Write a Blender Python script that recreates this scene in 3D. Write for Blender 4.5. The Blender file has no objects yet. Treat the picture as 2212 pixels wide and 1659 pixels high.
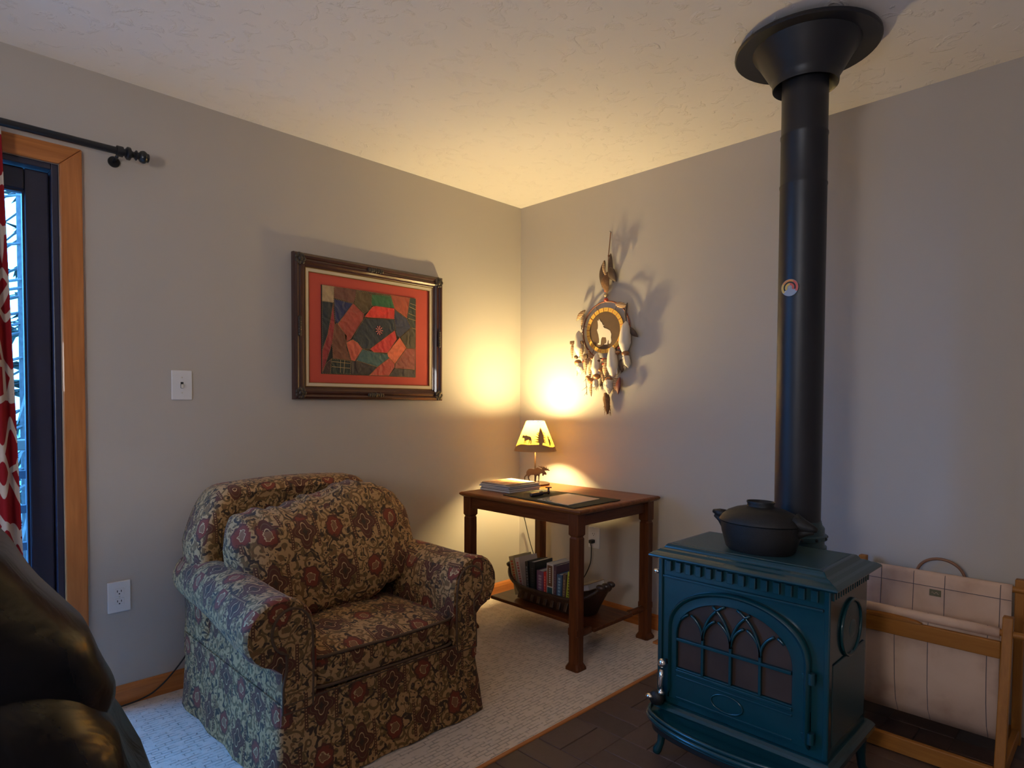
import bpy, bmesh, math, random
from mathutils import Vector, Matrix, noise
random.seed(7)
S = bpy.context.scene
COL = S.collection
PI = math.pi

# ------------------------------------------------------------------ camera
cam_d = bpy.data.cameras.new('camera'); cam = bpy.data.objects.new('camera', cam_d); COL.objects.link(cam)
cam_d.sensor_fit = 'HORIZONTAL'; cam_d.sensor_width = 36.0
cam_d.lens = 36.0 * 1351.89 / 2212.0
cam_d.shift_y = 82.85 / 2212.0
cam_d.clip_start = .02
_y, _p, _r = math.radians(44.9436), math.radians(-1.7153), math.radians(.2872)
_f = Vector((math.sin(_y)*math.cos(_p), math.cos(_y)*math.cos(_p), math.sin(_p)))
_rt = Vector((math.cos(_y), -math.sin(_y), 0)); _u = _rt.cross(_f)
_rt, _u = math.cos(_r)*_rt + math.sin(_r)*_u, -math.sin(_r)*_rt + math.cos(_r)*_u
cam.matrix_world = Matrix(((_rt.x, _u.x, -_f.x, -2.8784), (_rt.y, _u.y, -_f.y, -2.8121), (_rt.z, _u.z, -_f.z, 1.1983), (0, 0, 0, 1)))
S.camera = cam

# ------------------------------------------------------------------ world, daylight, exposure
W = bpy.data.worlds.new('sky'); S.world = W; W.use_nodes = True
bgn = W.node_tree.nodes['Background']
bgn.inputs[0].default_value = (.08, .38, 1.0, 1); bgn.inputs[1].default_value = 17.0
S.view_settings.view_transform = 'Standard'; S.view_settings.look = 'None'
S.view_settings.gamma = 1.0; S.view_settings.use_curve_mapping = False
S.view_settings.exposure = 0.0
BULB = 1650.0; BULB_C = (1.0, .765, .335, 1)
PEND = 37.0; FILL_C = (1.0, .96, .93, 1)  # strength and tint of the added fill lamp
def portal(name, loc, rot, sx, sy):
    d = bpy.data.lights.new(name, 'AREA'); d.shape = 'RECTANGLE'; d.size = sx; d.size_y = sy
    d.cycles.is_portal = True
    o = bpy.data.objects.new(name, d); COL.objects.link(o); o.location = loc; o.rotation_euler = rot
# sky portals in the openings of the room (they only guide the sky's own light)
portal('door_portal', (-3.17, .12, 1.05), (-PI/2, 0, 0), 1.5, 2.0)

portal('fill_window_portal', (-5.55, -2.05, 1.5), (0, -PI/2, 0), 1.0, .2)

# ------------------------------------------------------------------ helpers
def tag(o, label=None, cat=None, group=None, kind=None):
    if label: o['label'] = label
    if cat: o['category'] = cat
    if group: o['group'] = group
    if kind: o['kind'] = kind
    return o
def root(name, loc, label, cat, group=None, rz=0):
    o = bpy.data.objects.new(name, None); COL.objects.link(o); o.location = loc; o.rotation_euler = (0, 0, rz)
    o.empty_display_size = .05
    return tag(o, label, cat, group)
class G:
    """collects geometry; build() links it as one mesh object"""
    def __init__(s): s.v = []; s.f = []
    def add(s, v, f):
        n = len(s.v); s.v += [tuple(p) for p in v]; s.f += [tuple(i+n for i in q) for q in f]; return s
    def box(s, x0, x1, y0, y1, z0, z1):
        v = [(x0,y0,z0),(x1,y0,z0),(x1,y1,z0),(x0,y1,z0),(x0,y0,z1),(x1,y0,z1),(x1,y1,z1),(x0,y1,z1)]
        return s.add(v, [(0,3,2,1),(4,5,6,7),(0,1,5,4),(1,2,6,5),(2,3,7,6),(3,0,4,7)])
    def obox(s, c, hx, hy, hz, m=None):
        m = m or Matrix(); c = Vector(c)
        v = [c + m @ Vector((a*hx, b*hy, d*hz)) for d in (-1,1) for a,b in ((-1,-1),(1,-1),(1,1),(-1,1))]
        return s.add(v, [(0,3,2,1),(4,5,6,7),(0,1,5,4),(1,2,6,5),(2,3,7,6),(3,0,4,7)])
    def grid(s, P, cu=False, cv=False, cap=False):
        nu, nv = len(P), len(P[0]); v = [p for r in P for p in r]; f = []
        for i in range(nu if cu else nu-1):
            for j in range(nv if cv else nv-1):
                i2, j2 = (i+1) % nu, (j+1) % nv
                f.append((i*nv+j, i2*nv+j, i2*nv+j2, i*nv+j2))
        if cap:
            f.append(tuple(range(nv))); f.append(tuple((nu-1)*nv+j for j in reversed(range(nv))))
        return s.add(v, f)
    def lathe(s, prof, c=(0,0,0), n=24, axis='Z', a0=0, a1=2*PI, sx=1, sy=1):
        full = abs(a1-a0-2*PI) < 1e-6; k = n if full else n+1; P = []
        for r, h in prof:
            row = []
            for i in range(k):
                a = a0+(a1-a0)*i/n; x, y, z = r*math.cos(a)*sx, r*math.sin(a)*sy, h
                if axis == 'X': x, y, z = z, x, y
                elif axis == 'Y': x, y, z = y, z, x
                row.append((c[0]+x, c[1]+y, c[2]+z))
            P.append(row)
        return s.grid(P, cv=full)
    def cyl(s, p0, p1, r, n=12, r1=None):
        return s.tube([p0, p1], [r, r if r1 is None else r1], n)
    def tube(s, pts, r, n=8, closed=False):
        pts = [Vector(p) for p in pts]; m = len(pts); P = []
        rr = r if isinstance(r, (list, tuple)) else [r]*m
        ref = None
        for i, p in enumerate(pts):
            if closed: t = pts[(i+1) % m] - pts[i-1]
            else: t = pts[min(i+1, m-1)] - pts[max(i-1, 0)]
            t.normalize()
            if ref is None: ref = Vector((0,0,1)) if abs(t.z) < .9 else Vector((1,0,0))
            u = t.cross(ref)
            if u.length < 1e-5: u = t.cross(Vector((0,1,0)))
            u.normalize(); w = u.cross(t); ref = w.copy()
            P.append([tuple(p + rr[i]*(math.cos(2*PI*k/n)*u + math.sin(2*PI*k/n)*w)) for k in range(n)])
        return s.grid(P, cu=closed, cv=True, cap=not closed)
    def prism(s, poly, to3, d):
        """flat outline given a thickness; to3(a,b,depth) -> point"""
        n = len(poly); v = [to3(a, b, 0) for a, b in poly] + [to3(a, b, d) for a, b in poly]
        f = [tuple(range(n)), tuple(reversed(range(n, 2*n)))] + [(i, i+n, (i+1) % n + n, (i+1) % n) for i in range(n)]
        return s.add(v, f)
    def sell(s, c, a, b, h, e1=.5, e2=.5, nu=28, nv=20, fn=None):
        """rounded cushion form"""
        def sp(x, e): return math.copysign(abs(x)**e, x)
        P = []
        for j in range(nv+1):
            ph = -PI/2 + PI*j/nv; row = []
            for i in range(nu):
                th = 2*PI*i/nu
                p = Vector((a*sp(math.cos(ph), e1)*sp(math.cos(th), e2), b*sp(math.cos(ph), e1)*sp(math.sin(th), e2), h*sp(math.sin(ph), e1)))
                if fn: p = fn(p)
                row.append(tuple(Vector(c)+p))
            P.append(row)
        return s.grid(P, cv=True)
    def build(s, name, mat, parent=None, org=None, smooth=False, bev=0, seg=2, uv=False, sub=0, ang=None):
        if org is None and parent is not None: org = ORG.get(parent.name)
        if org is not None: v = [(p[0]-org[0], p[1]-org[1], p[2]-org[2]) for p in s.v]
        else: v = s.v
        me = bpy.data.meshes.new(name); me.from_pydata(v, [], s.f)
        bm = bmesh.new(); bm.from_mesh(me)
        bmesh.ops.remove_doubles(bm, verts=bm.verts, dist=1e-6)
        bmesh.ops.recalc_face_normals(bm, faces=bm.faces); bm.to_mesh(me); bm.free()
        if mat: me.materials.append(mat)
        o = bpy.data.objects.new(name, me); COL.objects.link(o)
        if parent is not None: o.parent = parent
        elif org is not None: o.location = org
        if org is not None: ORG[o.name] = Vector(org)
        if uv:
            L = me.uv_layers.new(name='UVMap')
            for p in me.polygons:
                n = p.normal; ax = max(range(3), key=lambda k: abs(n[k]))
                for li in p.loop_indices:
                    q = me.vertices[me.loops[li].vertex_index].co
                    L.data[li].uv = ((q.y, q.z) if ax == 0 else (q.x, q.z) if ax == 1 else (q.x, q.y))
        if smooth:
            for p in me.polygons: p.use_smooth = True
            if ang is not None:
                try: me.set_sharp_from_angle(angle=math.radians(ang))
                except Exception: pass
        if bev:
            m = o.modifiers.new('bevel', 'BEVEL'); m.width = bev; m.segments = seg; m.limit_method = 'ANGLE'; m.angle_limit = math.radians(35)
        if sub:
            m = o.modifiers.new('subd', 'SUBSURF'); m.levels = sub; m.render_levels = sub
        return o
ORG = {}
def R(name, loc, label, cat, group=None, rz=0):
    o = root(name, loc, label, cat, group, rz); ORG[o.name] = Vector(loc); return o
def copies(src, loc, parent):
    c = src.copy(); COL.objects.link(c); c.parent = parent; c.location = loc; return c
def rot(ax, a): return Matrix.Rotation(a, 3, ax)

# ------------------------------------------------------------------ materials
class T:
    def __init__(s, name):
        s.m = bpy.data.materials.new(name); s.m.use_nodes = True; s.t = s.m.node_tree
        s.b = s.t.nodes['Principled BSDF']; s.out = s.t.nodes['Material Output']
    def n(s, typ, ins=None, **pr):
        x = s.t.nodes.new(typ)
        for k, v in pr.items(): setattr(x, k, v)
        for k, v in (ins or {}).items():
            if isinstance(v, bpy.types.NodeSocket): s.t.links.new(v, x.inputs[k])
            else: x.inputs[k].default_value = v
        return x
    def link(s, a, b): s.t.links.new(a, b)
    def co(s, kind='Object', scale=(1,1,1), rot=(0,0,0)):
        c = s.n('ShaderNodeTexCoord'); m = s.n('ShaderNodeMapping', {0: c.outputs[kind]})
        m.inputs['Scale'].default_value = scale; m.inputs['Rotation'].default_value = rot
        return m.outputs[0]
    def math(s, op, a, b=0.0, c=0.0):
        x = s.n('ShaderNodeMath', {0: a, 1: b, 2: c}, operation=op); return x.outputs[0]
    def mix(s, f, a, b):
        x = s.n('ShaderNodeMix', data_type='RGBA')
        for k, v in ((0, f), (6, a), (7, b)):
            if isinstance(v, bpy.types.NodeSocket): s.t.links.new(v, x.inputs[k])
            else: x.inputs[k].default_value = (tuple(v)+(1,))[:4] if k else v
        return x.outputs[2]
    def ramp(s, f, stops):
        x = s.n('ShaderNodeValToRGB', {0: f}); e = x.color_ramp.elements
        while len(e) < len(stops): e.new(.5)
        for q, (p, c) in zip(e, stops): q.position = p; q.color = (tuple(c)+(1,))[:4]
        return x.outputs[0]
    def noise(s, vec, scale, detail=2, dist=0.0):
        return s.n('ShaderNodeTexNoise', {'Vector': vec, 'Scale': scale, 'Detail': detail, 'Distortion': dist}).outputs[0]
    def bump(s, h, strength, dist=.01):
        x = s.n('ShaderNodeBump', {'Height': h, 'Strength': strength, 'Distance': dist}); s.link(x.outputs[0], s.b.inputs['Normal'])
    def set(s, **k):
        for a, v in k.items():
            a = {'col':'Base Color','rough':'Roughness','metal':'Metallic','spec':'Specular IOR Level','coat':'Coat Weight','sheen':'Sheen Weight'}.get(a, a)
            if isinstance(v, bpy.types.NodeSocket): s.link(v, s.b.inputs[a])
            else: s.b.inputs[a].default_value = (tuple(v)+(1,))[:4] if a == 'Base Color' else v
        return s
def plain(name, col, rough=.5, metal=0., var=.15, vs=9., bump=0., bs=60., spec=.5, coat=0., bd=.004):
    t = T(name); v = t.co()
    n = t.noise(v, vs, 3)
    a = tuple(c*(1-var) for c in col); b = tuple(min(1, c*(1+var)) for c in col)
    t.set(col=t.mix(n, a, b), rough=rough, metal=metal, spec=spec, coat=coat)
    if bump: t.bump(t.noise(v, bs, 4), bump, bd)
    return t.m
def wood(name, c1, c2, axis='Z', rough=.4, sc=18., coat=.0):
    t = T(name); s = {'X':(.08,1,1),'Y':(1,.08,1),'Z':(1,1,.08)}[axis]
    v = t.co(scale=s)
    n = t.noise(v, sc*2.2, 4, 1.2); n2 = t.noise(v, sc*9, 2)
    f = t.math('ADD', t.math('MULTIPLY', n, .75), t.math('MULTIPLY', n2, .25))
    t.set(col=t.ramp(f, [(.3, c1), (.7, c2)]), rough=rough, coat=coat, spec=.2); t.bump(n2, .08, .002)
    return t.m
MT = {}
# wall paint, ceiling, carpet, tile
t = T('wall_paint'); v = t.co(); n = t.noise(v, 220, 2)
t.set(col=t.mix(t.noise(v, 2, 2), (.47,.425,.385), (.50,.455,.41)), rough=.75, spec=.25); t.bump(n, .12, .002); MT['wall'] = t.m
t = T('ceiling_texture'); v = t.co()
n = t.noise(v, 17, 4, .8); vo = t.n('ShaderNodeTexVoronoi', {'Vector': v, 'Scale': 26.0}, feature='SMOOTH_F1')
msk = t.ramp(n, [(.57, (0,0,0)), (.66, (1,1,1))]); h = t.math('MULTIPLY', msk, t.noise(v, 90, 4, 1.0))
t.set(col=(.83,.77,.73), rough=.85, spec=.2); t.bump(h, .50, .010); MT['ceiling'] = t.m
t = T('carpet'); v = t.co()
br = t.n('ShaderNodeTexBrick', {'Vector': t.co(), 'Scale': 1.0, 'Mortar Size': .0022, 'Mortar Smooth': .5, 'Brick Width': .052, 'Row Height': .017, 'Color1': (1,1,1,1), 'Color2': (.8,.8,.8,1), 'Mortar': (0,0,0,1)})
gate = t.ramp(t.noise(v, 26, 2), [(.42, (0,0,0)), (.58, (1,1,1))])
pile = t.noise(v, 420, 2)
k = t.mix(gate, (1,1,1), br.outputs[0]); 
c = t.mix(t.noise(v, 30, 3), (.78,.65,.56), (.85,.72,.625)); c2 = t.mix(k, (.58,.48,.41), c)
t.set(col=c2, rough=.95, spec=.1, sheen=.25); t.bump(t.math('ADD', t.math('MULTIPLY', pile, .35), k), .9, .010); MT['carpet'] = t.m
t = T('hearth_paver'); v = t.co()
oi = t.n('ShaderNodeObjectInfo').outputs['Random']
c = t.mix(oi, (.060,.034,.028), (.105,.062,.05)); c = t.mix(t.math('MULTIPLY', t.noise(v, 40, 4), .5), c, (.13,.085,.07))
t.set(col=c, rough=.55, spec=.4); t.bump(t.noise(v, 120, 3), .25, .003); MT['paver'] = t.m
MT['grout'] = plain('grout', (.075,.055,.05), .9, bump=.3)
MT['oak'] = wood('oak_trim', (.40,.135,.040), (.60,.23,.070), 'Z', .35, 14, .2)
MT['oakx'] = wood('oak_trim_x', (.40,.135,.040), (.60,.23,.070), 'X', .35, 14, .2)
MT['oaky'] = wood('oak_trim_y', (.40,.135,.040), (.60,.23,.070), 'Y', .35, 14, .2)
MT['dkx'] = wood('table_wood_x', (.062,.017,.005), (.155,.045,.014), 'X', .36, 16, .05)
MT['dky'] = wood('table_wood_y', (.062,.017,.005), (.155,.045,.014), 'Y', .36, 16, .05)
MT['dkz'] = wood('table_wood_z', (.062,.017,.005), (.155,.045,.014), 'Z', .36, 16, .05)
MT['dktop_lit'] = wood('tabletop_wood_lit', (.115,.034,.008), (.26,.082,.020), 'Y', .34, 16, .05)  # table wood in a lighter tone, lamplight on the top put into the colour
MT['black'] = plain('black_metal', (.012,.012,.014), .28, .0, spec=.6)
MT['navyframe'] = plain('door_frame_paint', (.030,.028,.05), .35)
MT['white'] = plain('white_plastic', (.72,.70,.70), .4, var=.03)
MT['ivory'] = plain('ivory_plastic', (.62,.58,.50), .4, var=.03)
MT['slot'] = plain('slot_dark', (.02,.02,.02), .6)
MT['rubber'] = plain('cord_black', (.012,.012,.013), .5)
MT['chrome'] = plain('chrome', (.75,.73,.72), .18, 1., var=.03)
MT['steel'] = plain('steel', (.35,.34,.34), .35, 1.)
# enamel, cast iron
t = T('teal_enamel'); v = t.co()
t.set(col=t.mix(t.noise(v, 14, 3), (.002,.028,.037), (.003,.042,.054)), rough=.24, spec=.45, coat=.15); t.bump(t.noise(v, 160, 2), .05, .002); MT['enamel'] = t.m
MT['enameldull'] = plain('worn_enamel', (.022,.055,.062), .38, bump=.12, bs=200)
MT['iron'] = plain('cast_iron', (.014,.0125,.012), .5, .0, bump=.35, bs=260, spec=.3, bd=.002)
MT['pipe'] = plain('pipe_black', (.016,.016,.020), .42, .1, bump=.05, vs=4)
MT['firewindow'] = plain('sooty_glass', (.045,.027,.020), .35, var=.5, vs=8, spec=.3)
QUILT=[('cream',(0.42, 0.3, 0.17),[(-1.383,1.773),(-1.320,1.773),(-1.322,1.688),(-1.383,1.689)]),
('maroon',(0.15, 0.05, 0.035),[(-1.320,1.773),(-1.197,1.769),(-1.201,1.730),(-1.212,1.698),(-1.320,1.712)]),
('olive strip',(0.11, 0.07, 0.04),[(-1.197,1.769),(-0.991,1.768),(-0.991,1.761),(-1.197,1.761)]),
('olive',(0.1, 0.06, 0.022),[(-1.197,1.761),(-1.108,1.756),(-1.108,1.695),(-1.118,1.675),(-1.150,1.653),(-1.207,1.697),(-1.201,1.730)]),
('green',(0.02, 0.13, 0.045),[(-1.108,1.756),(-0.991,1.761),(-0.967,1.701),(-1.108,1.699)]),
('rust',(0.42, 0.07, 0.03),[(-0.991,1.768),(-0.868,1.767),(-0.887,1.655),(-0.965,1.695)]),
('plaid',(0.025, 0.035, 0.03),[(-0.868,1.767),(-0.824,1.769),(-0.832,1.601),(-0.861,1.609),(-0.889,1.651)]),
('navy',(0.012, 0.02, 0.1),[(-1.320,1.707),(-1.216,1.696),(-1.300,1.587),(-1.314,1.594)]),
('black',(0.012, 0.02, 0.03),[(-1.383,1.689),(-1.324,1.688),(-1.341,1.604),(-1.355,1.531),(-1.384,1.451)]),
('crimson',(0.3, 0.02, 0.025),[(-1.324,1.686),(-1.317,1.584),(-1.328,1.496),(-1.366,1.387),(-1.385,1.343),(-1.384,1.451),(-1.355,1.531),(-1.338,1.607)]),
('red',(0.36, 0.05, 0.035),[(-1.214,1.698),(-1.151,1.650),(-1.159,1.621),(-1.229,1.516),(-1.254,1.498),(-1.265,1.545),(-1.300,1.587)]),
('brown',(0.17, 0.05, 0.025),[(-1.315,1.584),(-1.300,1.587),(-1.265,1.545),(-1.250,1.533),(-1.254,1.475),(-1.226,1.410),(-1.326,1.416),(-1.331,1.495)]),
('scarlet',(0.75, 0.03, 0.02),[(-1.150,1.635),(-1.102,1.693),(-1.079,1.699),(-0.967,1.698),(-0.969,1.643)]),
('midnight',(0.012, 0.022, 0.04),[(-1.150,1.629),(-0.969,1.640),(-0.961,1.590),(-1.080,1.504),(-1.118,1.475),(-1.159,1.472),(-1.189,1.502),(-1.218,1.516),(-1.200,1.553)]),
('slate',(0.025, 0.03, 0.075),[(-0.965,1.691),(-0.887,1.652),(-0.861,1.606),(-0.936,1.548),(-0.955,1.557),(-0.969,1.643)]),
('umber',(0.06, 0.045, 0.025),[(-0.861,1.606),(-0.829,1.602),(-0.832,1.495),(-0.891,1.496),(-0.928,1.549)]),
('scarlet',(0.65, 0.03, 0.03),[(-1.118,1.475),(-0.965,1.583),(-0.953,1.536),(-1.011,1.462),(-1.095,1.460)]),
('coral',(0.8, 0.16, 0.07),[(-0.934,1.548),(-0.891,1.496),(-0.965,1.407),(-1.011,1.445),(-1.011,1.462)]),
('teal',(0.04, 0.11, 0.12),[(-1.163,1.472),(-1.095,1.460),(-1.011,1.455),(-1.003,1.435),(-1.074,1.385),(-1.196,1.412)]),
('coral',(0.62, 0.11, 0.06),[(-1.254,1.498),(-1.218,1.516),(-1.189,1.502),(-1.161,1.472),(-1.206,1.408),(-1.226,1.412)]),
('plaid',(0.015, 0.025, 0.02),[(-1.335,1.414),(-1.229,1.407),(-1.233,1.342),(-1.342,1.341)]),
('black',(0.025, 0.015, 0.02),[(-1.229,1.407),(-1.196,1.412),(-1.074,1.385),(-1.122,1.340),(-1.233,1.342)]),
('rust',(0.5, 0.06, 0.04),[(-1.001,1.435),(-0.965,1.407),(-0.969,1.386),(-1.003,1.341),(-1.122,1.340),(-1.072,1.385)]),
('rosewood',(0.3, 0.06, 0.045),[(-0.891,1.493),(-0.831,1.495),(-0.836,1.381),(-0.965,1.383),(-0.961,1.410)]),
('charcoal',(0.045, 0.03, 0.035),[(-0.965,1.381),(-0.836,1.380),(-0.831,1.336),(-1.003,1.341)]),
('wine',(0.05, 0.015, 0.015),[(-1.366,1.387),(-1.335,1.414),(-1.342,1.341),(-1.385,1.341)]),
]
PLAID=[[(-0.868,1.738),(-0.827,1.730)],[(-0.872,1.719),(-0.828,1.706)],[(-0.878,1.683),(-0.829,1.671)],[(-0.880,1.656),(-0.831,1.648)],[(-0.861,1.607),(-0.831,1.601)],[(-1.332,1.400),(-1.231,1.395)],[(-1.334,1.375),(-1.233,1.371)],[(-1.286,1.410),(-1.288,1.347)],[(-1.263,1.411),(-1.269,1.344)]]
FLOWER=(-1.063,1.575)
WOLF=[(-0.649,1.679),(-0.659,1.663),(-0.669,1.656),(-0.674,1.643),(-0.685,1.639),(-0.677,1.635),(-0.683,1.625),(-0.704,1.618),(-0.725,1.606),(-0.734,1.587),(-0.731,1.568),(-0.735,1.548),(-0.727,1.534),(-0.717,1.534),(-0.717,1.550),(-0.713,1.558),(-0.710,1.546),(-0.708,1.531),(-0.686,1.531),(-0.690,1.537),(-0.699,1.539),(-0.702,1.551),(-0.697,1.571),(-0.672,1.574),(-0.666,1.566),(-0.663,1.549),(-0.661,1.532),(-0.641,1.534),(-0.642,1.541),(-0.651,1.543),(-0.651,1.563),(-0.645,1.590),(-0.639,1.605),(-0.635,1.617),(-0.641,1.625),(-0.642,1.643),(-0.638,1.671),(-0.644,1.666),(-0.646,1.671)]
DC={'nail':(-0.704,2.157),'knot':(-0.699,2.026),'f1':(-0.676,1.925),'f2':(-0.727,1.952),'f3':(-0.749,1.911),'fur':(-0.707,1.872),'b1':(-0.694,1.833),'b2':(-0.693,1.806),'b3':(-0.693,1.780),'hoop':(-0.693,1.611),'disc':(-0.688,1.610),'p1':(-0.519,1.543),'p2':(-0.836,1.557),'p3':(-0.642,1.418),'p4':(-0.755,1.431),'w1':(-0.841,1.471),'w2':(-0.513,1.438),'w3':(-0.648,1.354),'w4':(-0.610,1.330),'w5':(-0.730,1.333),'t1':(-0.850,1.430),'t2':(-0.534,1.401),'t3':(-0.639,1.308),'t4':(-0.731,1.296),'s1':(-0.542,1.505),'s2':(-0.477,1.509),'s3':(-0.575,1.424),'s4':(-0.616,1.416),'s5':(-0.714,1.394),'tail':(-0.708,1.202),'twig':(-0.567,1.295),'rib':(-0.800,1.298),'lf1':(-0.522,1.709),'lf2':(-0.538,1.671),'rf1':(-0.805,1.738),'rf2':(-0.840,1.692),'rf3':(-0.884,1.584),'d1':(-0.805,1.408),'d2':(-0.679,1.336),'red1':(-0.693,1.420),'red2':(-0.693,1.398),'red3':(-0.796,1.505),'t5':(-0.604,1.280),'t6':(-0.773,1.306)}
# ================================================================== the room
H = 2.44
def struct(name, g, mat, **k): return tag(g.build(name, mat, **k), kind='structure')
DX0, DX1, DZ = -3.92, -2.421, 2.062          # opening of the patio door
struct('floor', G().box(-5.6, .12, -6.1, .12, -.12, 0), MT['carpet'])
struct('ceiling', G().box(-5.6, .12, -6.1, .12, H, H+.12), MT['ceiling'])
struct('wall_back', G().box(DX1, .12, 0, .12, 0, H).box(DX0, DX1, 0, .12, DZ, H).box(-5.6, DX0, 0, .12, 0, H), MT['wall'])
struct('wall_right', G().box(0, .12, -6.1, 0, 0, H), MT['wall'])
struct('wall_left', G().box(-5.6, -5.5, -6.1, -2.15, 0, H).box(-5.6, -5.5, -1.95, 0, 0, H).box(-5.6, -5.5, -2.15, -1.95, 0, 1.0).box(-5.6, -5.5, -2.15, -1.95, 2.0, H), MT['wall'])
struct('wall_front', G().box(-5.5, 0, -6.1, -6.0, 0, H), MT['wall'])
t = T('window_glass'); tr = t.n('ShaderNodeBsdfTransparent', {0: (.96,.98,.99,1)}); gl = t.n('ShaderNodeBsdfGlossy', {'Roughness': .02}); fw = t.n('ShaderNodeLayerWeight', {0: .5}).outputs['Facing']
mx = t.n('ShaderNodeMixShader', {0: t.math('MULTIPLY_ADD', t.math('POWER', fw, 4.0), .35, .025), 1: tr.outputs[0], 2: gl.outputs[0]}); t.link(mx.outputs[0], t.out.inputs[0]); MT['glass'] = t.m

e = bpy.data.objects.new('fill_window_1', None); COL.objects.link(e); tag(e, kind='structure')  # narrow unseen window, added to bring blue fill onto the right wall
for y0, y1, z0, z1 in ((-2.15, -2.12, 1.0, 2.0), (-1.98, -1.95, 1.0, 2.0), (-2.12, -1.98, 1.0, 1.05), (-2.12, -1.98, 1.95, 2.0)): G().box(-5.58, -5.48, y0, y1, z0, z1).build('fill_window_frame', MT['oak'], e, bev=.004)
G().box(-5.545, -5.541, -2.12, -1.98, 1.05, 1.95).build('pane', MT['glass'], e)
# patio door: oak casing, dark jamb, dark sash, glass
d = bpy.data.objects.new('door_1', None); COL.objects.link(d); tag(d, kind='structure')
G().box(DX0+.03, DX1-.022, .0, .11, 2.04, DZ).build('jamb_head', MT['navyframe'], d, bev=.003)
G().box(DX1-.022, DX1, .0, .11, 0, DZ).build('jamb', MT['navyframe'], d, bev=.003)
G().box(DX1-.034, DX1-.022, .055, .075, 0, 2.03).build('weather_strip', MT['black'], d)
G().box(DX0, DX0+.03, .0, .11, 0, DZ).build('jamb', MT['navyframe'], d, bev=.003)
for a, b in ((DX0+.03, -3.17), (-3.17, DX1-.024)):
    yy = (.03, .07) if b > -3 else (.07, .10)
    sa = tag(G().box(b-.072, b, *yy, .02, 2.035).build('sash_stile', MT['navyframe'], d, bev=.006))
    G().box(a, a+.072, *yy, .02, 2.035).build('sash_stile', MT['navyframe'], d, bev=.006)
    G().box(a+.072, b-.072, *yy, 1.955, 2.035).build('sash_rail', MT['navyframe'], d, bev=.006)
    G().box(a+.072, b-.072, *yy, .02, .14).build('sash_rail', MT['navyframe'], d, bev=.006)
    for q in ((b-.079, b-.072, .14, 1.955), (a+.072, a+.079, .14, 1.955), (a+.079, b-.079, 1.948, 1.955), (a+.079, b-.079, .14, .147)):
        G().box(q[0], q[1], yy[0]+.008, yy[1]-.008, q[2], q[3]).build('glazing_bead', MT['navyframe'], d)
    G().box(a+.079, b-.079, yy[0]+.017, yy[0]+.021, .147, 1.948).build('pane', MT['glass'], d)
def casing(name, poly, mat):
    return struct(name, G().prism(poly, lambda a, b, e: (a, -e, b), .018), mat, bev=.005)
cw = .070
casing('trim_1', [(DX1, 0), (DX1+cw, 0), (DX1+cw, DZ+cw), (DX1, DZ)], MT['oak'])
casing('trim_2', [(DX0, DZ), (DX1, DZ), (DX1+cw, DZ+cw), (DX0-cw, DZ+cw)], MT['oakx'])
casing('trim_3', [(DX0-cw, 0), (DX0, 0), (DX0, DZ), (DX0-cw, DZ+cw)], MT['oak'])
# baseboards with an eased top
def base_prof(): return [(0, 0), (.014, 0), (.014, .058), (.010, .072), (.004, .080), (0, .080)]
g = G(); pr_ = base_prof(); g.grid([[(x, -a, b) for a, b in pr_] for x in (DX1+cw, -.002)], cv=True, cap=True); struct('baseboard_back', g, MT['oakx'])
g = G(); g.grid([[(-a, y, b) for a, b in pr_] for y in (-1.115, -.002)], cv=True, cap=True); struct('baseboard_right', g, MT['oaky'])
g = G(); g.grid([[(x, -a, b) for a, b in pr_] for x in (-5.49, DX0-cw)], cv=True, cap=True); struct('baseboard_left', g, MT['oakx'])
# hearth: paver bed in a basket weave, oak strip against the carpet
hb = G().box(-2.11, -.002, -3.05, -1.329, .0005, .004).build('hearth', MT['grout']); tag(hb, kind='structure')
bl = .2125; gp = .0028; ox, oy = -1.046, -1.329
def brick(w, l):
    g = G().box(-w/2+gp/2, w/2-gp/2, -l/2+gp/2, l/2-gp/2, .002, .0085); o = g.build('brick', MT['paver'], bev=.0018, seg=1); return o
bx_, by_ = brick(bl, bl/2), brick(bl/2, bl); bx_.parent = hb; by_.parent = hb; first = [True, True]
for i in range(-5, 5):
    for j in range(8):
        a0, b0 = ox+i*bl, oy-(j+1)*bl*.9855
        for q in range(2):
            if (i+j) % 2 == 0: src, k, c = by_, 1, (a0+bl*(.25+.5*q), b0+bl/2)
            else: src, k, c = bx_, 0, (a0+bl/2, b0+bl*(.25+.5*q))
            if c[0] > -.1: continue
            if first[k]: src.location = (c[0], c[1], 0); first[k] = False
            else: copies(src, (c[0], c[1], random.uniform(-.0006, .0006)), hb)
struct('trim_4', G().box(-2.11, -.0025, -1.329, -1.312, .0005, .013), MT['oakx'], bev=.003)
struct('trim_5', G().box(-.185, -.0025, -1.311, -1.118, .0005, .012), MT['oakx'], bev=.003)

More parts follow.
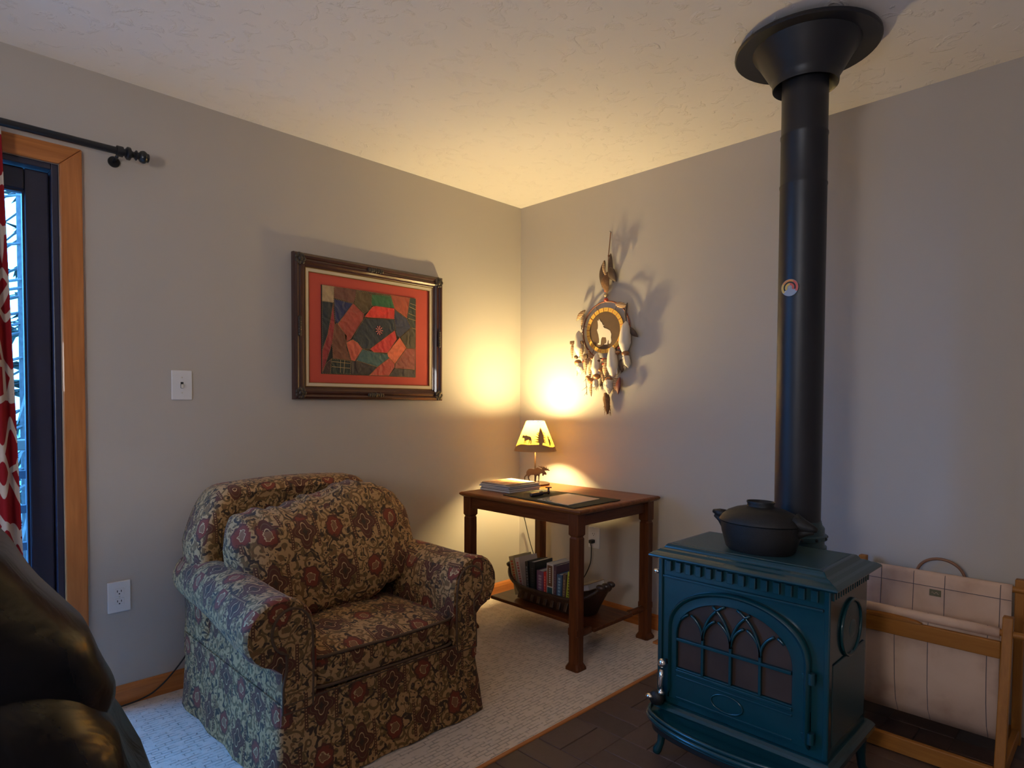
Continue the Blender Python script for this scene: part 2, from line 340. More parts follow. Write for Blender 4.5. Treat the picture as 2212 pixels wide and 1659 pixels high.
# ------------------------------------------------------------------ outdoors, seen through the patio door
MT['snow'] = plain('snow', (.10,.10,.10), .8, var=.08, vs=2, bump=.3, bs=8)
MT['bark'] = plain('bark', (.075,.065,.058), .9, var=.7, vs=22, bump=.6, bs=40)
MT['needles'] = plain('needles', (.015,.022,.010), .8, var=.5, vs=10)
MT['deckwood'] = plain('weathered_wood', (.08,.06,.045), .8, var=.25, vs=6)
MT['rail'] = plain('dark_rail', (.006,.009,.018), .5)
tag(G().box(-40, 30, 2.75, 60, -1.2, -1.0).build('snowy_ground', MT['snow']), kind='structure')
dk = bpy.data.objects.new('deck', None); COL.objects.link(dk); tag(dk, kind='structure')
for i in range(18): G().box(-6.0, .5, .13+i*.145, .13+i*.145+.138, -.14, -.10).build('plank', MT['deckwood'], dk)
r = R('deck_railing', (-2.7, 2.7, -.1), 'wooden deck railing with dark horizontal bars seen through the door glass', 'railing')
G().box(-6, .4, 2.60, 2.76, .86, .93).build('top_rail', MT['deckwood'], r, bev=.006)
for i in range(7):
    G().box(-5.9+i*1.04, -5.81+i*1.04, 2.64, 2.72, -.1, .86).build('post', MT['deckwood'], r)
for i in range(44): G().box(-5.7+i*.14, -5.66+i*.14, 2.70, 2.73, .05, .80).build('baluster', MT['snow'], r)
for z in (.66, .42, .16): G().box(-6, .4, 2.645, 2.69, z, z+.055).build('bar', MT['rail'], r)
def pine(x, y, h, rad, label, seed, z0=.12, nb=60, dens=14, wide=1.0):
    rr = random.Random(seed); r = R('pine_tree', (x, y, -1.0), label, 'tree', 'pines beyond the deck')
    G().tube([(x, y, -1), (x+.03*rr.uniform(-1,1), y, h*.4), (x+.08*rr.uniform(-1,1), y, h)], [rad, rad*.8, rad*.25], 10).build('trunk', MT['bark'], r, smooth=True)
    g = G(); n = G()
    for k in range(nb):
        z = -.8+(h+.75)*(k+rr.random())/nb; a = rr.uniform(0, 2*PI); u = (z+1)/(h+1); l = (1.45*(1-u)+.18)*wide*rr.uniform(.7, 1.1); e = Vector((x+l*math.cos(a), y+l*math.sin(a), z-.3*l))
        g.tube([(x, y, z), tuple(e)], [.016, .004], 4)
        if u > z0:
            for q in range(dens):
                p = Vector((x, y, z)).lerp(e, rr.uniform(.15, 1)); w = Vector((rr.uniform(-1,1), rr.uniform(-1,1), rr.uniform(-.8,.2)))*.26
                v = w.cross(Vector((rr.uniform(-1,1), rr.uniform(-1,1), .5))).normalized()*.05
                n.add([p-v, p+w, p+v, p-w*.3], [(0, 1, 2), (0, 2, 3)])
    tag(g.build('branches', MT['bark'], r), kind='stuff'); tag(n.build('needles', MT['needles'], r), kind='stuff')
pine(-1.83, 5.5, 8.5, .062, 'nearest pale-barked pine just past the deck railing', 3, z0=.62, nb=110)
for i, (x, y, h, lb) in enumerate([(-.75, 8.9, 6.6, 'dense evergreen right of the nearest trunk outside the door'), (-2.75, 12.6, 8.4, 'tall dense evergreen behind the nearest trunk outside the door'), (-4.6, 8.6, 6.2, 'dense evergreen hidden mostly behind the curtain'), (1.1, 13.4, 8.6, 'tall dense evergreen farthest right beyond the deck')]):
    pine(x, y, h, .10, lb, i+11, nb=170, dens=22, wide=1.35)

# ------------------------------------------------------------------ unseen globe lamp, added behind the photographer as fill light
t = T('fill_globe'); em = t.n('ShaderNodeEmission', {0: FILL_C, 1: PEND}); t.link(em.outputs[0], t.out.inputs[0]); MT['fillglobe'] = t.m
PLX, PLY, PLZ = -4.1, -2.5, 1.46
pd = R('fill_lamp', (PLX, PLY, 0), 'unseen white globe lamp added behind the camera for fill light', 'lamp')
G().lathe([(0, .001), (.14, .001), (.14, .02), (.03, .03), (0, .03)], (PLX, PLY, 0), 28).build('base', MT['black'], pd, smooth=True, ang=40)
G().cyl((PLX, PLY, .03), (PLX, PLY, PLZ-.195), .011, 10).build('pole', MT['black'], pd, smooth=True)
G().sell((PLX, PLY, PLZ), .20, .20, .20, 1, 1, 28, 18).build('globe', MT['fillglobe'], pd, smooth=True)
# ================================================================== upholstery fabric
def fabric():
    t = T('paisley_fabric'); uvn = t.n('ShaderNodeTexCoord').outputs['UV']
    nz = t.n('ShaderNodeTexNoise', {'Vector': uvn, 'Scale': 14.0, 'Detail': 1.0})
    sp = t.n('ShaderNodeSeparateXYZ', {0: uvn}); U, V = sp.outputs[0], sp.outputs[1]
    Wc, Hc = .265, .160
    row = t.math('FLOOR', t.math('DIVIDE', V, Hc))
    us = t.math('ADD', t.math('DIVIDE', U, Wc), t.math('MULTIPLY', t.math('MODULO', t.math('ABSOLUTE', row), 2.0), .5))
    cu = t.math('MULTIPLY', t.math('SUBTRACT', t.math('FRACT', us), .5), Wc)
    cv = t.math('MULTIPLY', t.math('SUBTRACT', t.math('FRACT', t.math('DIVIDE', V, Hc)), .5), Hc)
    def rad(x, y, k=1.0): return t.math('SQRT', t.math('ADD', t.math('MULTIPLY', x, x), t.math('MULTIPLY', t.math('MULTIPLY', y, y), k)))
    def less(a, b): return t.math('LESS_THAN', a, b)
    def band(a, c, w): return less(t.math('ABSOLUTE', t.math('SUBTRACT', a, c)), w)
    r = rad(cu, cv, .62); th = t.math('ARCTAN2', cv, cu)
    q = t.math('DIVIDE', r, t.math('ADD', 1.0, t.math('MULTIPLY', t.math('COSINE', t.math('MULTIPLY', th, 4.0)), .24)))
    # second lattice: red flowers half a cell over
    cu2 = t.math('MULTIPLY', t.math('SUBTRACT', t.math('FRACT', t.math('ADD', us, .5)), .5), Wc)
    r2 = t.math('ADD', rad(cu2, cv, .8), t.math('MULTIPLY', t.math('SUBTRACT', t.noise(uvn, 48, 2), .5), .034))
    # scroll work: distorted rings + leaf blobs
    wv = t.n('ShaderNodeTexVoronoi', {'Vector': uvn, 'Scale': 25.0, 'Randomness': .9}, feature='F1')
    wr = t.math('SINE', t.math('MULTIPLY', t.math('ADD', wv.outputs['Distance'], t.math('MULTIPLY', nz.outputs[0], .55)), 15.0))
    leaf = t.n('ShaderNodeTexNoise', {'Vector': uvn, 'Scale': 31.0, 'Detail': 1.0, 'Distortion': 1.6}).outputs[0]
    tan, olive, dark, red, maroon, gold = (.45,.255,.105), (.17,.098,.034), (.062,.036,.020), (.21,.045,.022), (.115,.038,.020), (.52,.34,.16)
    c = t.mix(t.ramp(wr, [(.25, (0,0,0)), (.55, (1,1,1))]), tan, olive)
    c = t.mix(t.ramp(leaf, [(.56, (0,0,0)), (.61, (1,1,1))]), c, dark)
    c = t.mix(t.ramp(leaf, [(.36, (1,1,1)), (.40, (0,0,0))]), c, (.20,.10,.035))
    bar = t.math('MULTIPLY', band(t.math('ABSOLUTE', cu), .052, .0060), less(t.math('ABSOLUTE', cv), .058))
    c = t.mix(bar, c, (.115,.045,.020))
    bead = t.math('MULTIPLY', t.math('MULTIPLY', band(t.math('ABSOLUTE', cu), .052, .0018), less(t.math('ABSOLUTE', cv), .058)), t.math('GREATER_THAN', t.math('SINE', t.math('MULTIPLY', V, 700.0)), .2))
    c = t.mix(bead, c, tan)
    c = t.mix(less(r2, .036), c, maroon); c = t.mix(less(r2, .029), c, red); c = t.mix(less(r2, .014), c, (.24,.11,.05)); c = t.mix(band(r2, .0145, .0013), c, gold)
    c = t.mix(less(q, .040), c, maroon); c = t.mix(band(q, .031, .0012), c, (.16,.085,.04)); c = t.mix(band(q, .0185, .0012), c, gold); c = t.mix(less(q, .0155), c, (.10,.04,.018)); c = t.mix(less(q, .008), c, dark)
    t.set(col=c, rough=.78, spec=.25, sheen=.08); t.b.inputs['Sheen Roughness'].default_value = .4
    t.bump(t.n('ShaderNodeTexNoise', {'Vector': uvn, 'Scale': 900.0}).outputs[0], .15, .001)
    return t.m
FAB = fabric(); MT['welt'] = plain('welt_cord', (.10,.055,.028), .8)

# ------------------------------------------------------------------ armchair
CX = -1.657
ch = R('armchair', (CX, -.58, 0), 'rolled-arm armchair in brown paisley fabric with loose back cushion', 'armchair')
def rrect(x0, x1, y0, y1, z, r, n=5, wob=0, ph=0):
    pts = []
    for (cx, cy, a0) in ((x1-r, y1-r, 0), (x0+r, y1-r, PI/2), (x0+r, y0+r, PI), (x1-r, y0+r, 1.5*PI)):
        for k in range(n+1):
            a = a0+PI/2*k/n; pts.append([cx+r*math.cos(a), cy+r*math.sin(a)])
    # points along the straight runs
    out = []
    for i, p in enumerate(pts):
        q = pts[(i+1) % len(pts)]; out.append(p)
        L = math.hypot(q[0]-p[0], q[1]-p[1])
        if i % (n+1) == n:
            for k in range(1, 14): out.append([p[0]+(q[0]-p[0])*k/14, p[1]+(q[1]-p[1])*k/14])
    res = []
    for p in out:
        w = wob*math.sin(p[0]*31+p[1]*27+ph)
        res.append((p[0]*(1)+w*(1 if abs(p[1]-y0) > .05 else 0), p[1]+w*(1 if abs(p[1]-y0) < .05 else 0), z))
    return res
g = G(); rings = []
for z, e, w in ((.004, .0, .006), (.05, .004, .006), (.12, .010, .004), (.20, .018, .002), (.27, .019, 0), (.285, .019, 0)):
    rings.append(rrect(CX-.418+e, CX+.418-e, -1.035+e*1.5, -.13, z, .03, wob=w))
g.grid(rings, cv=True); g.build('skirt', FAB, ch, smooth=True, uv=True)
g = G(); g.grid([rrect(CX-.385, CX+.385, -.985, -.14, z, .03) for z in (.26, .30)], cv=True, cap=True); g.build('seat_deck', FAB, ch, uv=True)
g = G(); g.tube([(CX-.385+.77*i/20, -1.004, .279) for i in range(21)], .004, 6); g.build('skirt_welt', MT['welt'], ch, smooth=True)
for s in (-1, 1):
    def sec(y, k=1.0, dz=0):
        pr = [(.275, .20), (.272, .38), (.275, .49)]; w = max(0, min(1, (y+.15)/-.85)); rx = .078+.034*w; rz = .088+.020*w; cx_ = .275+rx+.005
        for i in range(15):
            a = math.radians(175 - 250*i/14); pr.append((cx_+rx*math.cos(a), .600-rz+.008*w+rz*math.sin(a)))
        pr += [(.392-.012*(1-w), .37), (.394, .30), (.396, .20)]
        cx, cz = .37, .46
        return [(CX+s*(cx+(o-cx)*k), y, cz+(z-cz)*k+dz) for o, z in pr]
    ys = [-.13, -.25, -.4, -.55, -.7, -.82, -.92, -.965]
    rings = [sec(y, 1+.012*math.sin(y*23), .006*math.sin(y*9)) for y in ys] + [sec(-.99, .985), sec(-1.002, .93)]
    g = G(); g.grid(rings, cv=True, cap=True); a = g.build('arm', FAB, ch, smooth=True, uv=True, ang=50)
    # inset scroll panel with its welt on the arm front
    P = [(o, z) for o, _, z in [(p[0], p[1], p[2]) for p in sec(0, .80)]]
    gp_ = G(); gp_.prism(P, lambda o, z, e: (o, -1.000-e, z), .007); gp_.build('arm_panel', FAB, a, uv=True, bev=.003)
    gw = G(); gw.tube([(o, -1.005, z) for o, z in P], .0045, 6, closed=True); gw.build('welt', MT['welt'], a, smooth=True)
# back: arched outline, leaning a little towards the wall
def back_pts(k, n=44):
    pts = []
    for i in range(n+1):
        u = -1+2*i/n; o = .412*math.copysign(abs(math.sin(u*PI/2))**.8, u)
        ztop = .885-.028*(o/.41)**2 - .20*max(0, (abs(o)-.26)/.152)**2.6
        pts.append((o*k, .30+(ztop-.30)*(1-(1-k)*.62)))
    return [(-.402*k, .30)] + pts + [(.402*k, .30)]
g = G(); rings = []
for yy, k in ((-.385, .80), (-.41, .90), (-.395, .965), (-.36, .995), (-.28, 1.0), (-.20, .995), (-.135, .97), (-.105, .92), (-.10, .80)):
    rings.append([(CX+o, yy+(z-.3)*.14*(1 if yy < -.2 else .12), z) for o, z in back_pts(k)])
g.grid(rings, cv=True, cap=True); g.build('backrest', FAB, ch, smooth=True, uv=True, ang=60)
# seat cushion with boxed edge and welts
def seatfn(p):
    q = Vector(p); cr = max(0, 1-(p.x/.31)**2)*max(0, 1-(p.y/.33)**2)
    if p.z > 0: q.z += .035*cr + .004*math.sin(p.x*17+p.y*9)
    return q
g = G(); g.sell((CX, -.68, .338), .297, .325, .058, .28, .22, 44, 20, seatfn); sc = g.build('seat_cushion', FAB, ch, smooth=True, uv=True)
for z in (.388, .292):
    g = G(); g.tube([(p[0], p[1], z+.004*math.sin(p[0]*9)) for p in rrect(CX-.292, CX+.292, -1.002, -.36, 0, .05)], .0055, 6, closed=True); g.build('welt', MT['welt'], sc, smooth=True)
# big loose back cushion, slumped and wrinkled
def pilfn(p):
    q = Vector(p); u, w = p.x/.375, p.z/.21
    edge = min(1, (abs(u)**5+abs(w)**5)); q.y *= 1-.35*edge
    if w > 0: q.z += w*(.034*u - .022*math.exp(-((u+.35)/.28)**2) + .020*math.exp(-((u-.42)/.30)**2)); q.y += .02*w
    else: q.z += -w*(.075*max(0, u)**1.5 + .045*max(0, -u-.35)) 
    n = noise.noise(Vector((p.x*5.5, p.y*5, p.z*5.5)))*.026 + noise.noise(Vector((p.x*13+4, p.y*7, p.z*12)))*.014
    # puckers running in from the seams
    n += .010*math.sin(u*34+3*noise.noise(Vector((p.x*9, 0, p.z*9))))*edge*max(0, abs(w)-.35)
    q += Vector((p.x/.5, p.y/.2, p.z/.3)).normalized()*n
    if p.y < 0:
        q.y += .022*math.exp(-((u-.10-.15*w)/.05)**2)*max(0, -w) + .020*math.exp(-((w-.45-.25*u)/.12)**2)*max(0, u)
    return q
g = G(); g.sell((CX+.010, -.535, .618), .375, .135, .212, .48, .42, 96, 60, pilfn); bc = g.build('back_cushion', FAB, ch, smooth=True, uv=True)
v = bc.data.vertices
for q in v:
    z = q.co.z; q.co.y += (z-.628)*.30     # leans against the back
G().obox((CX+.375, -.30, .695), .012, .004, .022, rot('Y', -.5)).build('strap_tab', MT['rubber'], ch, bev=.002)

# ------------------------------------------------------------------ black leather sofa at the left edge
t = T('black_leather'); v = t.co(); n1 = t.noise(v, 8, 3, 1.0); n2 = t.n('ShaderNodeTexVoronoi', {'Vector': v, 'Scale': 260.0}).outputs['Distance']
t.set(col=t.mix(n1, (.005,.005,.007), (.010,.009,.011)), rough=.27, spec=.13); t.bump(t.math('ADD', t.math('MULTIPLY', n1, 1.0), t.math('MULTIPLY', n2, .010)), .30, .02); MT['leather'] = t.m
sf = R('leather_sofa', (-3.05, -1.75, 0), 'black leather recliner sofa at the left edge in front of the door', 'sofa')
def puff(k, f1=4., f2=11., fold=.0):
    def fn(p):
        n = noise.noise(Vector((p.x*f1, p.y*f1+3, p.z*f1*1.3)))*k + noise.noise(Vector((p.x*f2, p.y*f2, p.z*f2+7)))*k*.35
        if fold:      # long soft folds wrapping around the upholstery
            w = noise.noise(Vector((p.x*2.2, p.y*2.2, p.z*9)))+.35*noise.noise(Vector((p.x*4+9, p.y*4, p.z*15)))
            n += fold*(1-abs(w))**2 - fold*.6
        return p + p.normalized()*n
    return fn
def tilt(base, sh):
    def fn(p):
        q = base(p); q.x -= sh*p.z; return q
    return fn
G().sell((-3.045, -1.62, .48), .485, .44, .47, .6, .55, 96, 72, tilt(puff(.016, 3., 8., .010), .22)).build('body', MT['leather'], sf, smooth=True)
G().sell((-3.105, -1.60, .885), .42, .36, .225, .7, .6, 96, 72, tilt(puff(.020, 3.5, 8, .016), .55)).build('back_pillow', MT['leather'], sf, smooth=True)
G().sell((-3.62, -1.64, .33), .30, .40, .16, .5, .4, 40, 24, puff(.02)).build('seat_cushion', MT['leather'], sf, smooth=True)
G().box(-3.40, -2.75, -1.95, -1.30, .03, .12).build('base', MT['leather'], sf, bev=.02)
for a, b in ((-3.36, -1.90), (-2.80, -1.90), (-3.36, -1.35), (-2.80, -1.35)): G().cyl((a, b, 0), (a, b, .03), .025).build('foot', MT['black'], sf)
# ================================================================== end table
TZ = .730
tb = R('end_table', (-.41, -.68, 0), 'dark-stained wooden table with lower shelf standing in the corner', 'table')
def top_ring(z, e): return [(-.737+e, -1.093+e, z), (-.083-e, -1.093+e, z), (-.083-e, -.268-e, z), (-.737+e, -.268-e, z)]
G().grid([top_ring(TZ, .010), top_ring(TZ-.004, .003), top_ring(TZ-.010, 0), top_ring(TZ-.017, .004), top_ring(TZ-.024, .014)], cv=True, cap=True)  .build('tabletop', MT['dktop_lit'], tb, bev=.002)
LG = [(-.694, -1.040), (-.142, -1.045), (-.694, -.315), (-.142, -.315)]
for x, y in LG:
    g = G()
    def sq(z, h, c=.0): return [(x+a*(h-(c if k % 2 else 0)), y+b*(h-(0 if k % 2 else c)), z) for k, (a, b) in enumerate(((-1,-1),(-1,-1),(1,-1),(1,-1),(1,1),(1,1),(-1,1),(-1,1)))]
    def oc(z, h, c):
        return [(x-h+c, y-h, z), (x+h-c, y-h, z), (x+h, y-h+c, z), (x+h, y+h-c, z), (x+h-c, y+h, z), (x-h+c, y+h, z), (x-h, y+h-c, z), (x-h, y-h+c, z)]
    rings = [oc(.001, .037, .008), oc(.010, .037, .008), oc(.030, .027, .008), oc(.040, .027, .008), oc(.155, .027, .008), oc(.158, .0275, .003), oc(.185, .0275, .003), oc(.188, .027, .008), oc(.595, .027, .008), oc(.603, .023, .008), oc(.612, .0275, .002), oc(TZ-.024, .0275, .002)]
    g.grid(rings, cv=True, cap=True); g.build('leg', MT['dkz'], tb, ang=30)
za, zb = .648, TZ-.024
for b in ((-.708, -.684, -1.02, -.335, 'y'), (-.152, -.128, -1.02, -.335, 'y'), (-.672, -.165, -1.054, -1.03, 'x'), (-.672, -.165, -.325, -.301, 'x')):
    G().box(b[0], b[1], b[2], b[3], za, zb).build('apron', MT['dk'+b[4]], tb, bev=.002)
sh = G().prism([(-.575, -1.052), (-.262, -1.052), (-.262, -.345), (-.575, -.345)], lambda a, b, e: (a, b, .138+e), .018).build('shelf', MT['dky'], tb, bev=.004)
for yc, s in ((-1.043, 1), (-.318, -1)):
    for sx in (-1, 1):
        pts = []
        for i in range(7):
            u = i/6; x = -.418+sx*(.16+.112*u); pts.append((x, yc+s*.030*(1-u)**2*.6, .147+.010*u))
        G().tube(pts, .0165, 10).build('stretcher', MT['dkx'], tb, smooth=True)

# ------------------------------------------------------------------ table lamp with moose
LX, LY = -.232, -.352
MT['lampmetal'] = plain('bronze_metal', (.045,.026,.018), .5, .3, var=.2)
MT['cutpaper'] = plain('shade_card', (.36,.20,.09), .7, var=.08)
t = T('lamp_shade_paper'); tl = t.n('ShaderNodeBsdfTranslucent', {0: (.85,.46,.035,1)}); df = t.n('ShaderNodeBsdfDiffuse', {0: (.70,.46,.18,1)})
mx = t.n('ShaderNodeMixShader', {0: .17, 1: df.outputs[0], 2: tl.outputs[0]}); t.link(mx.outputs[0], t.out.inputs[0]); MT['shade'] = t.m
t = T('bulb_glow'); em = t.n('ShaderNodeEmission', {0: BULB_C, 1: BULB}); t.link(em.outputs[0], t.out.inputs[0]); MT['bulb'] = t.m
lp = R('table_lamp', (LX, LY, TZ), 'small lit table lamp with moose silhouettes on base and shade', 'lamp')
bz = TZ+.013
G().lathe([(0, TZ+.001), (.084, TZ+.001), (.085, TZ+.004), (.085, bz-.002), (.083, bz), (0, bz)], (LX, LY, 0), 40).build('base', MT['lampmetal'], lp, smooth=True, ang=40)
G().cyl((LX, LY, bz), (LX, LY, .97), .0045, 10).build('stem', MT['lampmetal'], lp, smooth=True)
G().lathe([(.0, .965), (.014, .965), (.015, .975), (.015, 1.008), (.012, 1.012), (0, 1.012)], (LX, LY, 0), 16).build('socket', MT['ivory'], lp, smooth=True, ang=40)
G().lathe([(.011, 1.010), (.014, 1.018), (.024, 1.034), (.0295, 1.052), (.030, 1.066), (.027, 1.082), (.018, 1.094), (.008, 1.099), (0, 1.100)], (LX, LY, 0), 20).build('bulb', MT['bulb'], lp, smooth=True)
# moose plate: sheet steel outline standing on the base, seen broadside from the room
ax = Vector((.708, -.706, 0))
k = .000287
def m3(off=0.0):
    nrm = Vector((-.706, -.708, 0))
    return lambda a, b, e: tuple(Vector((LX, LY, bz)) + ax*((a-570)*k) + Vector((0, 0, (1462-b)*k)) + nrm*(.010+e))
MOOSE = [(410,1215),(440,1185),(490,1180),(545,1190),(580,1165),(620,1155),(660,1175),(700,1190),(720,1180),(755,1190),(760,1225),(785,1255),(800,1285),(790,1305),(765,1298),(745,1300),(738,1325),(718,1322),(708,1305),(715,1280),(690,1275),(665,1290),(655,1340),(650,1400),(645,1460),(628,1460),(635,1400),(632,1330),(610,1315),(595,1340),(590,1400),(585,1465),(560,1465),(562,1400),(558,1330),(545,1305),(490,1305),(465,1320),(448,1350),(455,1390),(472,1430),(475,1460),(455,1460),(448,1430),(428,1385),(420,1345),(425,1320),(395,1330),(372,1350),(370,1400),(365,1460),(345,1460),(352,1400),(348,1345),(370,1320),(390,1290),(393,1250)]
ANT = [[(720,1195),(700,1170),(665,1150),(640,1135),(625,1115),(650,1128),(680,1140),(685,1122),(693,1122),(696,1145),(704,1148),(705,1128),(713,1128),(722,1172),(735,1192)],
       [(718,1192),(725,1145),(735,1135),(755,1145),(770,1160),(785,1163),(788,1138),(797,1138),(801,1170),(820,1183),(830,1172),(838,1176),(836,1195),(853,1208),(864,1202),(869,1210),(850,1226),(820,1216),(790,1217),(757,1217)]]
mo = G().prism(MOOSE, m3(), .003).build('moose_plate', MT['lampmetal'], lp)
for a in ANT: G().prism(a, m3(), .003).build('antler', MT['lampmetal'], mo)
# cone shade: glowing paper with a card silhouette layer around the outside
Z0, Z1, R0, R1 = .928, 1.098, .1215, .053
def cone(th, z, e=0.0):
    u = (z-Z0)/(Z1-Z0); r = R0+(R1-R0)*u + e
    return (LX+r*math.cos(th), LY+r*math.sin(th), z)
TH0 = math.atan2(-.708, -.706)      # the side facing the room
g = G(); N = 64
g.grid([[cone(2*PI*i/N, Z0+(Z1-Z0)*j/8) for i in range(N)] for j in range(9)], cv=True)
so = g.build('shade', MT['shade'], lp, smooth=True)
for z, rr in ((Z0, R0), (Z1, R1)): G().tube([(LX+rr*math.cos(2*PI*i/N), LY+rr*math.sin(2*PI*i/N), z) for i in range(N)], .0014, 5, closed=True).build('rim_wire', MT['cutpaper'], so, smooth=True)
sp_ = G()
for i in range(3): sp_.tube([(LX+.012, LY, 1.012), (LX+R1*.98*math.cos(i*2.1), LY+R1*.98*math.sin(i*2.1), Z1-.004)], .0012, 5)
sp_.build('spider', MT['lampmetal'], lp)
def on_shade(poly, name, e0=.0012, th=.0012):
    """poly in (metres along the front, height)"""
    def to3(a, z, e):
        u = (z-Z0)/(Z1-Z0); r = R0+(R1-R0)*u
        return cone(TH0 + math.asin(max(-1, min(1, a/r))), z, e0+e)
    return G().prism(poly, to3, th).build(name, MT['cutpaper'], so)
def hill(th): return Z0+.034+.008*math.sin(th*2.0+2.2)+.003*math.sin(th*5)
g = G(); N = 72
g.grid([[cone(TH0+2*PI*i/N, Z0+.001, .001) for i in range(N)], [cone(TH0+2*PI*i/N, Z0+.001+(hill(2*PI*i/N)-Z0)*.5, .0012) for i in range(N)], [cone(TH0+2*PI*i/N, hill(2*PI*i/N), .0014) for i in range(N)]], cv=True)
g.build('hill_silhouette', MT['cutpaper'], so, smooth=True)
kk = .000287
def sh2(p): return ((p[0]-575)*kk, Z0+(800-p[1])*kk*1.0)
ctr = [(660,322),(672,345),(690,360),(680,372),(705,395),(690,400),(770,450),(700,432),(765,468),(705,455),(785,505),(715,490),(790,545),(715,530),(795,580),(720,560),(800,615),(720,595),(800,640),(715,625),(700,650),(700,700),(632,700),(632,625),(530,605),(625,585),(530,545),(625,550),(550,490),(628,505),(575,445),(632,460),(590,425),(635,425),(640,390),(650,350)]
on_shade([sh2(p) for p in ctr], 'pine_silhouette')
ctr = [(800,480),(815,505),(835,530),(825,540),(855,565),(840,570),(890,590),(850,590),(880,615),(850,610),(900,650),(860,640),(865,690),(845,690),(835,650),(820,600),(810,560),(802,520)]
on_shade([sh2(p) for p in ctr], 'pine_silhouette')
ctr = [(490,560),(485,520),(460,500),(420,495),(400,490),(385,478),(370,490),(350,490),(355,475),(335,480),(325,490),(310,490),(320,505),(308,520),(318,540),(325,548),(340,535),(352,545),(350,580),(345,640),(358,640),(362,590),(372,590),(374,640),(386,640),(388,585),(440,570),(440,610),(425,645),(440,645),(455,605),(462,575),(472,610),(468,650),(482,650),(488,600)]
on_shade([sh2(p) for p in ctr], 'moose_silhouette')
# its cord
pts = [(LX+.03, LY+.078, TZ+.006), (-.16, -.25, .735), (-.13, -.225, .66), (-.06, -.10, .52), (-.03, -.085, .44), (-.03, -.145, .28), (-.035, -.24, .14), (-.035, -.40, .105), (-.035, -.53, .16), (-.034, -.60, .27), (-.034, -.612, .36), (-.036, -.607, .402)]
def smooth(pts, n=6):
    P = [Vector(p) for p in pts]; P = [P[0]*2-P[1]]+P+[P[-1]*2-P[-2]]; out = []
    for i in range(1, len(P)-2):
        for k in range(n):
            u = k/n; a, b, c, d = P[i-1], P[i], P[i+1], P[i+2]
            out.append(tuple(.5*((2*b)+(c-a)*u+(2*a-5*b+4*c-d)*u*u+(3*b-a-3*c+d)*u**3)))
    return out+[tuple(P[-2])]
cd = R('lamp_cord', (LX, LY, TZ), 'black lamp cord hanging behind the corner table and plugged into the wall', 'cord')
G().tube(smooth(pts), .003, 6).build('wire', MT['rubber'], cd, smooth=True)
G().box(-.040, -.006, -.618, -.594, .398, .418).build('plug', MT['rubber'], cd, bev=.004)
cd = R('power_cord', (-2.15, -.03, 0), 'black cord hanging down the wall behind the armchair to the baseboard', 'cord')
G().tube(smooth([(-1.80, -.05, .40), (-1.88, -.03, .31), (-1.955, -.026, .222), (-2.04, -.026, .11), (-2.12, -.026, .036), (-2.19, -.028, .012), (-2.30, -.035, .006), (-2.45, -.10, .005)]), .0032, 6).build('wire', MT['rubber'], cd, smooth=True)

# ------------------------------------------------------------------ things on the table
MT['page'] = plain('paper_edge', (.62,.58,.55), .8, var=.06)
def cover(name, c1, c2, sc): 
    t = T(name); v = t.co(); n = t.noise(v, sc, 3, .6); t.set(col=t.ramp(n, [(.35, c1), (.65, c2)]), rough=.3, coat=.2); return t.m
zz = TZ+.0012; lbs = ['bottom magazine of the pile beside the lamp', 'second magazine from the bottom of the pile', 'third magazine from the bottom of the pile', 'magazine just under the topmost of the pile', 'topmost magazine of the pile with an orange landscape cover']
cvs = [cover('cover_grey', (.30,.29,.30), (.5,.48,.46), 8), cover('cover_dark', (.05,.04,.05), (.15,.1,.1), 8), cover('cover_blue', (.2,.25,.35), (.5,.5,.5), 8), cover('cover_black', (.03,.03,.035), (.1,.08,.08), 8), cover('cover_landscape', (.50,.16,.05), (.80,.55,.30), 30)]
for i in range(5):
    hh = (.010, .009, .008, .0085, .006)[i]; a = (.02, -.015, .01, .03, -.06)[i]
    cx, cy = -.480+(.0, .004, -.003, .002, -.006)[i], -.395+(.0, -.004, .003, .0, .004)[i]
    wx, wy = (.118, .112) if i < 4 else (.108, .100)
    m = R('magazine', (cx, cy, zz), lbs[i], 'magazine', 'magazines piled on the corner table', rz=0)
    M3 = rot('Z', a)
    G().obox((cx, cy, zz+hh/2), wx, wy-.001, hh/2-.0012, M3).build('pages', MT['page'], m, bev=.0008)
    for q in (-1, 1): G().obox((cx, cy, zz+hh/2+q*(hh/2-.0007)), wx+.001, wy, .0006, M3).build('cover', cvs[i], m)
    if i == 4:
        G().obox(tuple(Vector((cx, cy, zz+hh+.0003)) + M3 @ Vector((.080, .0, 0))), .022, .094, .0003, M3).build('title_band', MT['white'], m)
        G().obox(tuple(Vector((cx, cy, zz+hh+.0008)) + M3 @ Vector((.080, -.005, 0))), .007, .075, .0003, M3).build('title_print', plain('print_blue', (.05,.08,.2), .5), m)
    zz += hh+.0004
